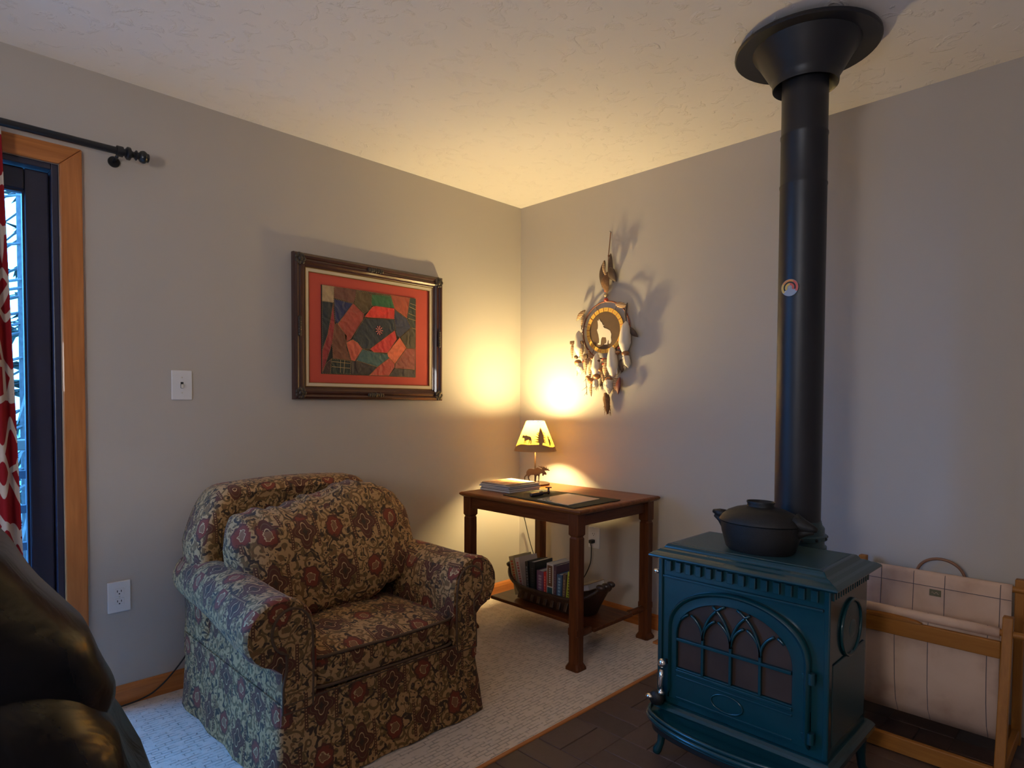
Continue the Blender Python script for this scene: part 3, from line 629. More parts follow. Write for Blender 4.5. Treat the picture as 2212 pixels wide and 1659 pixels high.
# woven dark mat with ragged hem
t = T('woven_mat'); v = t.co(); w1 = t.n('ShaderNodeTexWave', {'Vector': v, 'Scale': 130.0, 'Distortion': 1.0}, bands_direction='X').outputs[0]; w2 = t.n('ShaderNodeTexWave', {'Vector': v, 'Scale': 130.0, 'Distortion': 1.0}, bands_direction='Y').outputs[0]
t.set(col=t.mix(t.math('MULTIPLY', w1, w2), (.018,.022,.012), (.075,.070,.035)), rough=.9); t.bump(t.math('ADD', w1, w2), .6, .003); MT['mat'] = t.m
rr = random.Random(5); pl = []
for (a, b), (c, d) in (((-.715,-1.045),(-.365,-1.045)), ((-.365,-1.045),(-.365,-.535)), ((-.365,-.535),(-.665,-.535)), ((-.665,-.535),(-.715,-1.045))):
    for q in range(24): u = q/24; pl.append((a+(c-a)*u+rr.uniform(-.003,.003), b+(d-b)*u+rr.uniform(-.003,.003)))
tag(G().prism(pl, lambda a, b, e: (a, b, TZ+.0008+e), .004).build('placemat', MT['mat'], org=(-.53, -.79, TZ)), 'dark green woven placemat with ragged edges on the table', 'placemat')
MT['gloss'] = plain('laminated_sheet', (.50,.46,.36), .06, var=.04, coat=.6)
tag(G().prism([(-.690,-.985),(-.430,-.965),(-.405,-.745),(-.660,-.765)], lambda a, b, e: (a, b, TZ+.0052+e), .0025).build('laminated_sheet', MT['gloss'], org=(-.55, -.87, TZ)), 'glossy pale laminated sheet lying on the dark placemat', 'sheet')
tl_ = R('pocket_tool', (-.56, -.70, TZ), 'dark metal pocket tool with upright end on the placemat', 'tool')
MT['gun'] = plain('gunmetal', (.10,.075,.075), .25, .7)
a0, a1 = Vector((-.640, -.700, TZ+.0165)), Vector((-.490, -.690, TZ+.0165)); dv = (a1-a0)
G().tube([tuple(a0+dv*u) for u in (0, .03, .1, .3, .5, .62, .66)], [.004, .009, .011, .011, .0105, .010, .006], 12).build('handle', MT['gun'], tl_, smooth=True)
G().tube([tuple(a0+dv*.64), tuple(a0+dv*1.0)], .006, 10).build('shaft', MT['gun'], tl_, smooth=True)
G().cyl(tuple(a0+dv*.45+Vector((0,0,.010))), tuple(a0+dv*.62+Vector((0,0,.013))), .0016, 6).build('clip', MT['steel'], tl_)
e = a0+dv*.97
G().tube([(e.x, e.y, TZ+.007), (e.x, e.y, TZ+.038)], .0055, 10).build('upright', MT['gun'], tl_, smooth=True)
G().obox((e.x, e.y, TZ+.041), .016, .004, .003, rot('Z', -.8)).build('crossbar', MT['gun'], tl_, bev=.001)

# ------------------------------------------------------------------ carved basket of books on the shelf
MT['basket'] = plain('dark_carved_wood', (.045,.022,.013), .4, var=.4, vs=30, bump=.5, bs=45, coat=.15)
SZ = .156
bk = R('book_basket', (-.43, -.70, SZ), 'dark carved wooden basket with flared ends holding books', 'basket')
def hull(inset):
    rows = []
    n = 24
    for j in range(7):
        w = j/6; row = []
        for i in range(n*2):
            u = i/(n*2)*2*PI; cy, cx = math.cos(u), math.sin(u)
            L = .240+.070*w**1.3-inset; Wd = .090+.030*w-inset
            y = -.695+math.copysign(abs(cy)**.65, cy)*L; x = -.425+math.copysign(abs(cx)**.7, cx)*Wd
            z = SZ+.002+inset+w*.080*(1-inset*3)+(abs(cy)**4)*.075*w**1.5
            row.append((x, y, z))
        rows.append(row)
    return rows
o_, i_ = hull(0), hull(.009)
G().grid(o_+i_[::-1], cv=True, cap=True).build('bowl', MT['basket'], bk, smooth=True, ang=45)
g = G(); g.tube([Vector(p)+Vector((0,0,.002)) for p in o_[-1]], .0085, 8, closed=True); g.build('rim', MT['basket'], bk, smooth=True)
for s in (-1, 1):
    for a in (-.042, 0, .042):
        G().sell((-.425+a, -.695+s*.308, SZ+.158), .017, .024, .016, 1, 1, 12, 8).build('end_scroll', MT['basket'], bk, smooth=True)
for i in range(9):
    y = -.53-.045*i
    for s in (-1,): G().obox((-.425+s*.110, y, SZ+.042), .004, .010, .022, rot('Y', .35*-s)).build('carving', MT['basket'], bk, bev=.003)
def bookmat(n, c, r=.45): return plain('book_'+n, c, r, var=.12)
BK = [  # y at foot, lean, thickness, height, depth, cover, mark, label
 (-.478, .26, .036, .205, .14, (.52,.42,.22), (.55,.09,.03), 'leftmost leaning book with olive-cream spine and red lettering'),
 (-.520, .25, .032, .205, .14, (.62,.50,.44), (.50,.12,.10), 'pinkish white book with red lettering leaning second from left'),
 (-.560, .10, .020, .195, .13, (.02,.02,.022), (.20,.20,.20), 'thin black book third from the left in the basket'),
 (-.594, .06, .038, .200, .14, (.020,.026,.028), (.05,.06,.06), 'thick dark grey book left of the purple one'),
 (-.640, .00, .046, .165, .13, (.20,.09,.17), (.45,.33,.42), 'short purple book in the middle of the basket'),
 (-.674, .00, .017, .165, .13, (.60,.03,.025), (.80,.2,.15), 'thin bright red book beside the purple one'),
 (-.708, .00, .044, .215, .15, (.62,.55,.50), (.17,.075,.035), 'tall book with brown and teal title blocks on white spine'),
 (-.7415, .00, .018, .210, .15, (.12,.06,.08), (.20,.12,.14), 'dark plum book right beside the tall white-spined one'),
 (-.7685, -.02, .032, .170, .11, (.06,.12,.22), (.25,.38,.5), 'blue patterned book left of the table leg'),
 (-.7975, -.05, .020, .180, .10, (.16,.09,.06), (.3,.2,.12), 'brown book between the blue and the lime ones'),
 (-.8235, -.08, .025, .195, .075, (.46,.50,.05), (.14,.10,.02), 'lime yellow book leaning beside the table leg')]
for y, ln, th, hh, dp, c, mk, lb in BK:
    z0 = SZ+.0125; b = R('book', (-.43, y, z0), lb, 'book', 'books standing in the basket')
    M3 = rot('X', -ln) ; base = Vector((-.500, y, z0+abs(math.sin(ln))*th*.5))
    def P(x0, x1, y0, y1, zA, zB, nm, mt, par=b, bev=0):
        c0 = base + M3 @ Vector((0, (y0+y1)/2, (zA+zB)/2)) + Vector(((x0+x1)/2, 0, 0))
        return G().obox(tuple(c0), (x1-x0)/2, (y1-y0)/2, (zB-zA)/2, M3).build(nm, mt, par, bev=bev)
    cm = bookmat('cover', c)
    P(0, .0025, -th/2, th/2, 0, hh, 'spine', cm, bev=.0008)
    P(.0025, dp, th/2-.0022, th/2, 0, hh, 'cover', cm); P(.0025, dp, -th/2, -th/2+.0022, 0, hh, 'cover', cm)
    P(.0026, dp-.004, -th/2+.0023, th/2-.0023, .003, hh-.004, 'pages', MT['page'])
    mm = bookmat('print', mk)
    if 'tall book' in lb:
        P(-.0006, .0002, -th/2+.005, th/2-.005, hh*.46, hh-.010, 'title_block', mm)
        P(-.0006, .0002, -th/2+.005, th/2-.005, .006, hh*.43, 'title_block', bookmat('teal', (.03,.09,.10)))
        for q in range(8): P(-.0010, -.0005, -th*.10, th*.10, hh*.54+q*.010, hh*.54+q*.010+.006, 'lettering', MT['page'])
    else:
        rr = random.Random(int(-y*1000)); z = hh*.22
        while z < hh*.86:
            l = rr.uniform(.006, .013); P(-.0006, .0002, -th*.22, th*.22, z, z+l, 'lettering', mm); z += l+.0045
b = R('book', (-.43, -.905, SZ+.12), 'brown book lying tilted at the right end of the basket', 'book', 'books standing in the basket')
M3 = rot('X', -.30); cm = bookmat('tan', (.26,.15,.08))
for q in (-1, 1): G().obox((-.430, -.905+q*.0042, SZ+.140+q*.0135), .066, .050, .0012, M3).build('cover', cm, b)
G().obox((-.430, -.905, SZ+.140), .063, .048, .0125, M3).build('pages', MT['page'], b)
# ================================================================== wood stove
EN = MT['enamel']
st = R('wood_stove', (-.86, -1.95, 0), 'dark teal enamel cast-iron wood stove with arched glass door', 'stove')
def rc(x0, x1, y0, y1, z): return [(x0, y0, z), (x1, y0, z), (x1, y1, z), (x0, y1, z)]
YL, YR, XF, XB = -1.680, -2.215, -1.030, -.680
tp = G().grid([rc(-1.036, -.757, -2.198, -1.715, .735), rc(-1.040, -.752, -2.203, -1.709, .7335), rc(-1.045, -.745, -2.209, -1.703, .727), rc(-1.047, -.742, -2.212, -1.700, .721), rc(-1.056, -.722, -2.222, -1.690, .717), rc(-1.062, -.705, -2.232, -1.681, .710), rc(-1.070, -.690, -2.242, -1.672, .7065), rc(-1.082, -.676, -2.252, -1.663, .700), rc(-1.084, -.674, -2.254, -1.661, .694), rc(-1.074, -.680, -2.245, -1.670, .688), rc(-1.045, -.690, -2.225, -1.69, .684)], cv=True, cap=True).build('top_plate', EN, st, bev=.0018)
G().grid([rc(-1.030, -.765, -2.190, -1.723, .7345), rc(-1.028, -.767, -2.188, -1.725, .7365)], cv=True, cap=True).build('cook_surface', MT['enameldull'], tp)
G().box(XF, XB, YR, YL, .19, .686).build('body', EN, st, bev=.006)
for y0, y1 in ((YL-.010, YL+.006), (YR-.006, YR+.010)): G().box(XF-.008, XF+.02, y0, y1, .20, .684).build('corner_post', EN, st, bev=.004)
G().box(XF-.010, XF+.01, YR+.012, YL-.012, .618, .626).build('frieze_band', EN, st, bev=.002)
dn = G().box(-.008, .008, -.0095, .0095, -.017, .017).build('dentil', EN, st, org=(0, 0, 0), bev=.002)
n = 14
for i in range(n):
    loc = Vector((XF-.006, YL-.035-i*(.465/(n-1)), .660))-Vector((-.86, -1.95, 0))
    if i == 0: dn.location = loc
    else: copies(dn, loc, st)
ds = G().box(-.0055, .0055, -.006, .006, -.013, .013).build('side_dentil', EN, st, org=(0, 0, 0), bev=.0015)
for i in range(16):
    loc = Vector((XF+.014+i*.0205, YR-.005, .664))-Vector((-.86, -1.95, 0))
    if i == 0: ds.location = loc
    else: copies(ds, loc, st)
# arched door
DYC, DHW = -1.9465, .2265
def outl(yc, hw, zb, zs, rise, n=36):
    pts = [(yc+hw, zb), (yc+hw, (zb+zs)/2)]
    for i in range(n+1):
        a = PI*i/n; pts.append((yc+hw*math.cos(a), zs+rise*math.sin(a)**.92))
    return pts + [(yc-hw, (zb+zs)/2), (yc-hw, zb)]
O = outl(DYC, DHW, .218, .462, .150); I = outl(-1.9355, .186, .328, .432, .137)
# door frame: molded ring between the two outlines
g = G(); rows = []
for w, x in ((0, XF), (0, XF-.014), (.06, XF-.021), (.16, XF-.024), (.28, XF-.020), (.36, XF-.013), (.8, XF-.012), (.95, XF-.013), (1, XF-.010), (1, XF)):
    rows.append([(x, a[0]+(b[0]-a[0])*w, a[1]+(b[1]-a[1])*w) for a, b in zip(O, I)])
g.grid(rows); dr = g.build('door', EN, st, smooth=True, ang=50)
G().box(XF-.012, XF, DYC-DHW, DYC+DHW, .218, .328).build('door_panel', EN, dr, bev=.003)
for z, h, x in ((.318, .006, .018), (.300, .004, .015), (.228, .004, .015)): G().box(XF-x, XF-.010, -2.125, -1.748, z-h, z+h).build('molding', EN, dr, bev=.003)
g = G(); g.tube([(XF-.013, -1.9255+.052*math.cos(2*PI*i/40), .263+.027*math.sin(2*PI*i/40)) for i in range(40)], .0035, 6, closed=True); g.build('oval_medallion', EN, dr, smooth=True)
G().prism([(b[0], b[1]) for b in outl(-1.9355, .185, .329, .432, .136)], lambda y, z, e: (XF-.0015-e, y, z), .002).build('glass', MT['firewindow'], dr)
def inside(y, z):
    if abs(y+1.9355) > .184 or z < .33: return False
    return z < .432+.137*math.sqrt(max(0, 1-((y+1.9355)/.186)**2))**.92
ml = [-1.7495, -1.842, -1.9355, -2.0285, -2.1215]
xq = XF-.012
for y in ml[1:4]: G().box(xq-.004, XF-.003, y-.0045, y+.0045, .326, .445).build('mullion', EN, dr, bev=.002)
G().box(xq-.005, XF-.003, ml[-1], ml[0], .418, .428).build('glazing_bar', EN, dr, bev=.002)
for span in (1, 2):
    for k in range(5-span):
        ya, yb = ml[k], ml[k+span]; rr_ = abs(yb-ya)*(.80 if span == 1 else .70)
        for (s0, sg) in ((ya, -1), (yb, 1)):
            cyc = s0+sg*rr_; pts = []
            for i in range(15):
                a = i/14*PI/2; y = cyc-sg*rr_*math.cos(a); z = .443+rr_*1.06*math.sin(a)
                if (sg < 0 and y < (ya+yb)/2-.001) or (sg > 0 and y > (ya+yb)/2+.001): break
                if not inside(y, z):
                    if pts: break
                    continue
                pts.append((xq-.001, y, z))
            if len(pts) > 2: G().tube(pts, .0048, 6).build('tracery', EN, dr, smooth=True)
for z in (.426, .255): G().cyl((XF-.016, -2.178, z-.016), (XF-.016, -2.178, z+.016), .010, 12).build('hinge', EN, st, smooth=True, ang=40)
for z in (.426, .255): G().box(XF-.018, XF-.006, -2.178, -2.150, z-.010, z+.010).build('hinge_leaf', EN, st, bev=.003)
# latch handle, knobs
hd = G().tube([(XF-.030, -1.706, .312), (XF-.034, -1.706, .29), (XF-.036, -1.706, .265), (XF-.034, -1.706, .243)], [.0085, .0095, .0085, .0075], 10).build('door_handle', MT['chrome'], st, smooth=True)
G().sell((XF-.028, -1.706, .333), .013, .015, .016, 1, 1, 16, 12).build('handle_ball', MT['chrome'], hd, smooth=True)
G().cyl((XF, -1.706, .333), (XF-.022, -1.706, .333), .008, 10).build('handle_shank', MT['iron'], hd, smooth=True)
G().sell((XF-.034, -1.706, .236), .012, .012, .010, 1, 1, 14, 10).build('handle_ball', MT['chrome'], hd, smooth=True)
kb = G().lathe([(0, 0), (.010, 0), (.012, .006), (.022, .012), (.026, .024), (.022, .036), (0, .040)], (XF-.012, -1.690, .214), 18, 'X').build('air_knob', MT['iron'], st, smooth=True)
for q in kb.data.vertices: q.co.x = 2*(XF-.012+.86)-q.co.x
G().sell((XF-.052, -1.672, .218), .010, .014, .009, 1, 1, 14, 10).build('air_lever', MT['chrome'], st, smooth=True)
G().sell((XF+.006, YL+.020, .629), .009, .013, .008, 1, 1, 14, 10).build('top_knob', MT['chrome'], st, smooth=True)
# base and bowed ash lip with moulded rim
G().grid([rc(-1.046, -.664, -2.228, -1.667, .150), rc(-1.056, -.654, -2.238, -1.657, .157), rc(-1.058, -.652, -2.240, -1.655, .176), rc(-1.050, -.660, -2.232, -1.663, .186), rc(-1.040, -.670, -2.222, -1.673, .194)], cv=True, cap=True).build('base_plate', EN, st, bev=.002)
def lip(k, off=0):
    return [(XF-.010-(.128+off)*k*math.sin(PI*i/40)**.8, -1.9475+(.283+off)*math.cos(PI*i/40)) for i in range(41)]
al = G().prism(lip(1), lambda a, b, e: (a, b, .158+e), .020).build('ash_lip', EN, st, bev=.003)
for z, r_, off in ((.182, .006, .0), (.168, .008, .004), (.155, .005, -.003)): G().tube([(a, b, z) for a, b in lip(1, off)], r_, 8).build('lip_molding', EN, al, smooth=True)
G().prism(lip(.62), lambda a, b, e: (a, b, .105+e), .05).build('ash_pan', MT['iron'], st, bev=.004)
for sx, sy in ((-1, 1), (-1, -1), (1, 1), (1, -1)):
    x = -1.012 if sx < 0 else -.700; y = YL-.012 if sy > 0 else YR+.012
    G().tube([(x, y, .165), (x+sx*.006, y+sy*.003, .13), (x+sx*.010, y+sy*.005, .085), (x+sx*.014, y+sy*.008, .045), (x+sx*.026, y+sy*.014, .022), (x+sx*.030, y+sy*.016, .010)], [.026, .020, .0145, .0125, .0155, .012], 12).build('leg', EN, st, smooth=True)
# side panel relief with oval medallion
G().box(XF+.03, XB-.03, YR-.005, YR, .225, .46).build('side_panel', MT['enameldull'], st, bev=.004)
g = G(); g.tube([(-.845+.088*math.cos(2*PI*i/48), YR-.004, .535+.082*math.sin(2*PI*i/48)) for i in range(48)], .0055, 6, closed=True); md = g.build('side_medallion', EN, st, smooth=True)
G().lathe([(0, .004), (.5, .0035), (.95, .001), (1, 0)], (0, 0, 0), 40, 'Y').build('medallion_disc', MT['enameldull'], md, org=(0, 0, 0))
q = bpy.data.objects['medallion_disc']
for v_ in q.data.vertices: v_.co = Vector((-.845+v_.co.x*.084, YR-.002-v_.co.y, .535+v_.co.z*.078))-Vector((-.86, -1.95, 0))
G().sell((-.84, YR-.004, .53), .035, .006, .028, 1, 1, 14, 10).build('relief', MT['enameldull'], md, smooth=True)
PX, PY = -.630, -1.975
prof = [(.076, .58), (.090, .58), (.090, .69), (.095, .695), (.095, .712), (.088, .716), (.088, .732), (.096, .736), (.096, .750), (.088, .754), (.088, .775), (.080, .785), (.0765, .80)]
fc = G().lathe(prof, (PX, PY, 0), 36).build('flue_collar', MT['enameldull'], st, smooth=True, ang=35)
for i in range(12):
    a = 2*PI*i/12; G().sell((PX+.095*math.cos(a), PY+.095*math.sin(a), .743), .006, .006, .006, 1, 1, 8, 6).build('bolt', MT['iron'], fc, smooth=True)
G().box(-.68, -.60, PY-.06, PY+.06, .50, .60).build('flue_outlet', MT['enameldull'], st, bev=.01)

# ------------------------------------------------------------------ stove pipe up to the ceiling
pp = R('stove_pipe', (PX, PY, .80), 'tall black stove pipe rising to a flared collar at the ceiling', 'pipe')
G().lathe([(.0735, .79), (.075, .80), (.075, 1.945), (.0765, 1.950), (.0765, 1.955)], (PX, PY, 0), 40).build('pipe_section', MT['pipe'], pp, smooth=True, ang=40)
G().lathe([(.0745, 1.950), (.0745, 2.115), (.0762, 2.118), (.0762, 2.125)], (PX, PY, 0), 40).build('pipe_section', MT['pipe'], pp, smooth=True, ang=40)
G().lathe([(.0738, 2.120), (.0738, 2.42)], (PX, PY, 0), 40).build('pipe_section', MT['pipe'], pp, smooth=True)
G().lathe([(.080, 2.330), (.100, 2.290), (.104, 2.287), (.105, 2.292), (.106, 2.312), (.112, 2.320), (.150, 2.385), (.166, 2.408), (.171, 2.416), (.205, 2.412), (.226, 2.408), (.230, 2.412), (.229, 2.420), (.200, 2.428), (.160, 2.434), (.150, 2.4385), (.08, 2.4385)], (PX, PY, 0), 56).build('ceiling_collar', MT['pipe'], pp, smooth=True, ang=35)
# magnetic dial thermometer
th = R('stove_thermometer', (PX-.0765, PY+.012, 1.595), 'round red and orange dial thermometer stuck on the stove pipe', 'thermometer')
X0 = PX-.0770; TY, TZ_ = PY+.008, 1.595
G().lathe([(0, 0), (.0285, 0), (.0285, .003), (.027, .0045), (0, .0045)], (X0-.0045, TY, TZ_), 36, 'X').build('dial', MT['steel'], th, smooth=True, ang=30)
def sector(r0, r1, a0, a1, n=20):
    return [(r1*math.cos(a0+(a1-a0)*i/n), r1*math.sin(a0+(a1-a0)*i/n)) for i in range(n+1)] + [(r0*math.cos(a1-(a1-a0)*i/n), r0*math.sin(a1-(a1-a0)*i/n)) for i in range(n+1)]
def dialp(p, nm, mt, e0): G().prism(p, lambda a, b, e: (X0-.0047-e0-e, TY-a, TZ_+b), .0006).build(nm, mt, th)
MT['dialred'] = plain('dial_red', (.62,.10,.07), .35, var=.05); MT['dialor'] = plain('dial_orange', (.70,.26,.06), .35, var=.05); MT['dialye'] = plain('dial_yellow', (.70,.45,.10), .35, var=.05)
dg = math.radians
dialp(sector(.0205, .0275, dg(-30), dg(62)), 'red_zone', MT['dialred'], 0); dialp(sector(.0205, .0275, dg(62), dg(150)), 'orange_zone', MT['dialor'], 0); dialp(sector(.0205, .0275, dg(150), dg(222)), 'yellow_zone', MT['dialye'], 0)
dialp(sector(.0155, .0205, dg(-20), dg(212)), 'black_track', MT['slot'], .0002)
dialp(sector(.008, .0155, dg(-30), dg(90)), 'inner_zone', MT['dialred'], 0); dialp(sector(.008, .0155, dg(90), dg(215)), 'inner_zone', MT['dialye'], 0)
dialp([(-.0165, -.0125), (-.0125, -.010), (-.0115, -.012), (-.0155, -.0145)], 'pointer', MT['white'], .0008)
dialp(sector(0.0002, .004, 0, 2*PI-.01), 'hub', MT['chrome'], .0004)

# ------------------------------------------------------------------ cast-iron steamer pot on the stove
KX, KY, KZ = -.925, -1.972, .7368
kt = R('steamer_pot', (KX, KY, KZ), 'black cast-iron oval steamer pot with lid on the stove top', 'pot')
G().lathe([(0, KZ), (.78, KZ), (.84, KZ+.008), (.95, KZ+.055), (.985, KZ+.088), (.955, KZ+.088), (.92, KZ+.055)], (KX, KY, 0), 48, sx=.098, sy=.128).build('pot_body', MT['iron'], kt, smooth=True, ang=40)
ld = G().lathe([(1.0, KZ+.0895), (1.015, KZ+.092), (1.0, KZ+.096), (.93, KZ+.108), (.80, KZ+.122), (.60, KZ+.133), (.42, KZ+.1385), (.33, KZ+.140), (.32, KZ+.147), (.345, KZ+.154), (.335, KZ+.1565), (.29, KZ+.150), (.26, KZ+.143), (0, KZ+.142)], (KX, KY, 0), 48, sx=.098, sy=.128).build('lid', MT['iron'], kt, smooth=True, ang=50)
G().tube([(KX, KY+.118, KZ+.098), (KX, KY+.140, KZ+.104), (KX, KY+.160, KZ+.106)], [.018, .013, .006], 10).build('lid_tab', MT['iron'], ld, smooth=True)
G().tube([(KX, KY+.118, KZ+.072), (KX, KY+.135, KZ+.086), (KX, KY+.154, KZ+.093)], [.018, .012, .006], 10).build('handle', MT['iron'], kt, smooth=True)
G().tube([(KX, KY-.105, KZ+.103), (KX, KY-.130, KZ+.096), (KX, KY-.160, KZ+.090), (KX, KY-.172, KZ+.0875)], [.030, .022, .012, .006], 10).build('lid_tab', MT['iron'], ld, smooth=True)
G().tube([(KX, KY-.115, KZ+.070), (KX, KY-.140, KZ+.078), (KX, KY-.162, KZ+.080)], [.018, .012, .007], 10).build('handle', MT['iron'], kt, smooth=True)

# ------------------------------------------------------------------ canvas log rack
MT['rackx'] = wood('rack_wood_x', (.26,.10,.02), (.40,.165,.035), 'X', .45, 14); MT['racky'] = wood('rack_wood_y', (.26,.10,.02), (.40,.165,.035), 'Y', .45, 14); MT['rackz'] = wood('rack_wood_z', (.26,.10,.02), (.40,.165,.035), 'Z', .45, 14)
t = T('canvas'); v = t.co(); n = t.noise(v, 7, 4); w = t.noise(v, 500, 2)
t.set(col=t.ramp(n, [(.25, (.42,.27,.20)), (.5, (.62,.44,.34)), (.8, (.68,.50,.39))]), rough=.9, spec=.15); t.bump(w, .2, .001); MT['canvas'] = t.m
MT['stitch'] = plain('dark_stitch', (.13,.11,.13), .8)
rk = R('log_rack', (-.25, -2.28, 0), 'wooden log rack with a cream canvas sling behind the stove', 'rack')
YA, YB = -2.030, -2.532
for y in (YA, YB):
    g = G(); g.tube([(-.062, y, .0), (-.066, y, .585)], .016, 4); g = G()
    g.box(-.080, -.048, y-.014, y+.014, 0, .588).build('rear_post', MT['rackz'], rk, bev=.003)
    g = G(); v0 = [(-.452, y), (-.346, y)]
    g.grid([[(x-.015, y-.014, z), (x+.015, y-.014, z), (x+.015, y+.014, z), (x-.015, y+.014, z)] for x, z in ((-.452, 0), (-.340, .522))], cv=True, cap=True)
    g.build('front_post', MT['rackz'], rk, bev=.003)
    G().box(-.436, -.081, y-.010, y+.010, .015, .060).build('foot_rail', MT['rackx'], rk, bev=.003)
G().box(-.457, -.437, YB+.015, YA-.015, .012, .066).build('bottom_rail', MT['racky'], rk, bev=.003)
G().box(-.079, -.055, YB+.015, YA-.015, .012, .060).build('bottom_rail', MT['racky'], rk, bev=.003)
G().box(-.372, -.354, YB+.015, YA-.015, .388, .443).build('top_rail', MT['racky'], rk, bev=.003)
G().cyl((-.348, YB-.045, .468), (-.348, YA+.045, .468), .0115, 12).build('dowel', MT['racky'], rk, smooth=True, ang=40)
G().cyl((-.076, YB-.012, .552), (-.076, YA+.012, .552), .0115, 12).build('dowel', MT['racky'], rk, smooth=True, ang=40)
# sling
ya, yb = YA-.022, YB+.020
prof = []
for i in range(9): a = PI*.1+PI*.75*(1-i/8); prof.append((-.076-.0145*math.cos(a)*-1, .552+.0145*math.sin(a)))
line = [(-.0925, .552), (-.095, .50), (-.100, .40), (-.112, .28), (-.135, .17), (-.175, .095), (-.225, .070), (-.275, .085), (-.315, .135), (-.338, .22), (-.347, .32), (-.350, .40), (-.3475, .44), (-.3365, .462), (-.338, .478), (-.348, .4835), (-.3585, .478), (-.3610, .466), (-.358, .452)]
line = [(-.060, .535), (-.0612, .556), (-.068, .566), (-.078, .5675), (-.087, .563)] + line
def canv(off):
    rows = []
    for j in range(25):
        y = ya+(yb-ya)*j/24
        rows.append([(x+.004*math.sin(y*17+z*9)*(1 if .1 < z < .42 else 0), y, z+(off if z < .1 else 0)) for x, z in line])
    return rows
sl = G().grid(canv(0)).build('canvas_sling', MT['canvas'], rk, smooth=True)
m_ = sl.modifiers.new('thick', 'SOLIDIFY'); m_.thickness = .0025
def stitch(y, dx=.0018):
    P = []
    for i, (x, z) in enumerate(line[4:14]): P.append((x-.0028+.004*math.sin(y*17+z*9)*(1 if .1 < z < .42 else 0), y, z))
    G().tube(P, .0011, 4).build('seam', MT['stitch'], sl)
    P = [(x-.0034+.004*math.sin(y*17+z*9)*(1 if .1 < z < .42 else 0), y, z) for x, z in line[13:21]]
    G().tube(P, .0011, 4).build('seam', MT['stitch'], sl)
for y in (-2.105, -2.215, -2.315, -2.480): stitch(y)
G().tube([(-.0985, ya, .515), (-.0985, yb, .515)], .0011, 4).build('seam', MT['stitch'], sl)
MT['tagc'] = plain('label_green', (.13,.12,.07), .7)
tg = G().box(-.1005, -.0985, -2.305, -2.268, .482, .506).build('label_patch', MT['tagc'], sl, bev=.0006)
G().tube([(-.1012, -2.274+q*-.0035, .494+.004*math.sin(q*1.7)) for q in range(8)], .0009, 4).build('label_script', MT['canvas'], tg)
pts = [(-.052, -2.293+.078*math.cos(a), .545+.070*math.sin(a)) for a in [PI*i/20 for i in range(21)]]
G().tube([(-.052, -2.215, .50)]+pts+[(-.052, -2.371, .50)], .0055, 8).build('bent_handle', plain('bentwood', (.22,.10,.05), .5), rk, smooth=True)
# strip of split wood laid along the rack's top rail
sp = G(); rr = random.Random(3); rows = []
for j in range(14):
    u = j/13; y = -2.10-.20*u; h = .012*math.sin(PI*u)**.6+.002; w = .012*math.sin(PI*u)**.5+.003
    rows.append([(-.372-w*.2, y, .4445), (-.356, y, .4445), (-.358, y, .4445+h), (-.370-w*.3, y, .4445+h*.7+rr.uniform(-.001, .001))])
sp.grid(rows, cv=True, cap=True); tag(sp.build('kindling_stick', MT['racky'], org=(-.365, -2.2, .444)), 'thin split of kindling lying along the log rack rail', 'stick')
# ================================================================== framed crazy-quilt picture on the back wall
MT['framewood'] = plain('mahogany_frame', (.050,.015,.010), .32, var=.35, vs=40, coat=.3)
MT['frameorn'] = plain('carved_ornament', (.035,.025,.02), .4, var=.5, vs=60, bump=.4, bs=120)
MT['liner'] = plain('linen_liner', (.56,.47,.34), .8, var=.06); MT['gilt'] = plain('gilt_line', (.28,.16,.05), .35, .6)
MT['matred'] = plain('brick_red_mat', (.48,.068,.046), .85, var=.04)
FX0, FX1, FZ0, FZ1 = -1.535, -.658, 1.213, 1.901
pc = R('framed_quilt_picture', ((FX0+FX1)/2, -.01, FZ0), 'framed crazy-quilt patchwork in a red mat with dark carved frame', 'picture')
def mitre(prof, x0, x1, z0, z1, name, mat, bev=0):
    C4 = [(x0, z0, 1, 1), (x1, z0, -1, 1), (x1, z1, -1, -1), (x0, z1, 1, -1)]
    for i in range(4):
        a, b = C4[i], C4[(i+1) % 4]
        G().grid([[(c[0]+c[2]*w, -d, c[1]+c[3]*w) for w, d in prof] for c in (a, b)], cv=True, cap=True).build(name, mat, pc, bev=bev)
mitre([(0, .004), (0, .026), (.004, .033), (.014, .037), (.022, .034), (.026, .028), (.034, .031), (.042, .030), (.050, .022), (.058, .020), (.062, .016), (.062, .004)], FX0, FX1, FZ0, FZ1, 'frame_rail', MT['framewood'])
mitre([(.0615, .006), (.0615, .0185), (.065, .0185), (.065, .006)], FX0, FX1, FZ0, FZ1, 'gilt_line', MT['gilt'])
mitre([(.0645, .005), (.0645, .0172), (.080, .0150), (.080, .005)], FX0, FX1, FZ0, FZ1, 'liner', MT['liner'])
mitre([(.0795, .004), (.0795, .0155), (.0825, .0155), (.0825, .004)], FX0, FX1, FZ0, FZ1, 'gilt_line', MT['gilt'])
G().box(FX0+.08, FX1-.08, -.0085, -.004, FZ0+.08, FZ1-.08).build('mat_board', MT['matred'], pc)
QX0, QX1, QZ0, QZ1 = -1.388, -.828, 1.338, 1.768
G().box(QX0, QX1, -.0095, -.0084, QZ0, QZ1).build('quilt_backing', MT['slot'], pc)
def quiltmat(n, c):
    t = T('quilt_'+n); v = t.co(); a = t.noise(v, 22, 3, 1.5)
    t.set(col=t.mix(a, tuple(q*.45 for q in c), tuple(min(1, q*1.25) for q in c)), rough=.5, sheen=.3); t.bump(t.n('ShaderNodeTexWave', {'Vector': v, 'Scale': 9.0, 'Distortion': 14.0, 'Detail': 3.0}, bands_direction='DIAGONAL').outputs[0], .35, .006); return t.m
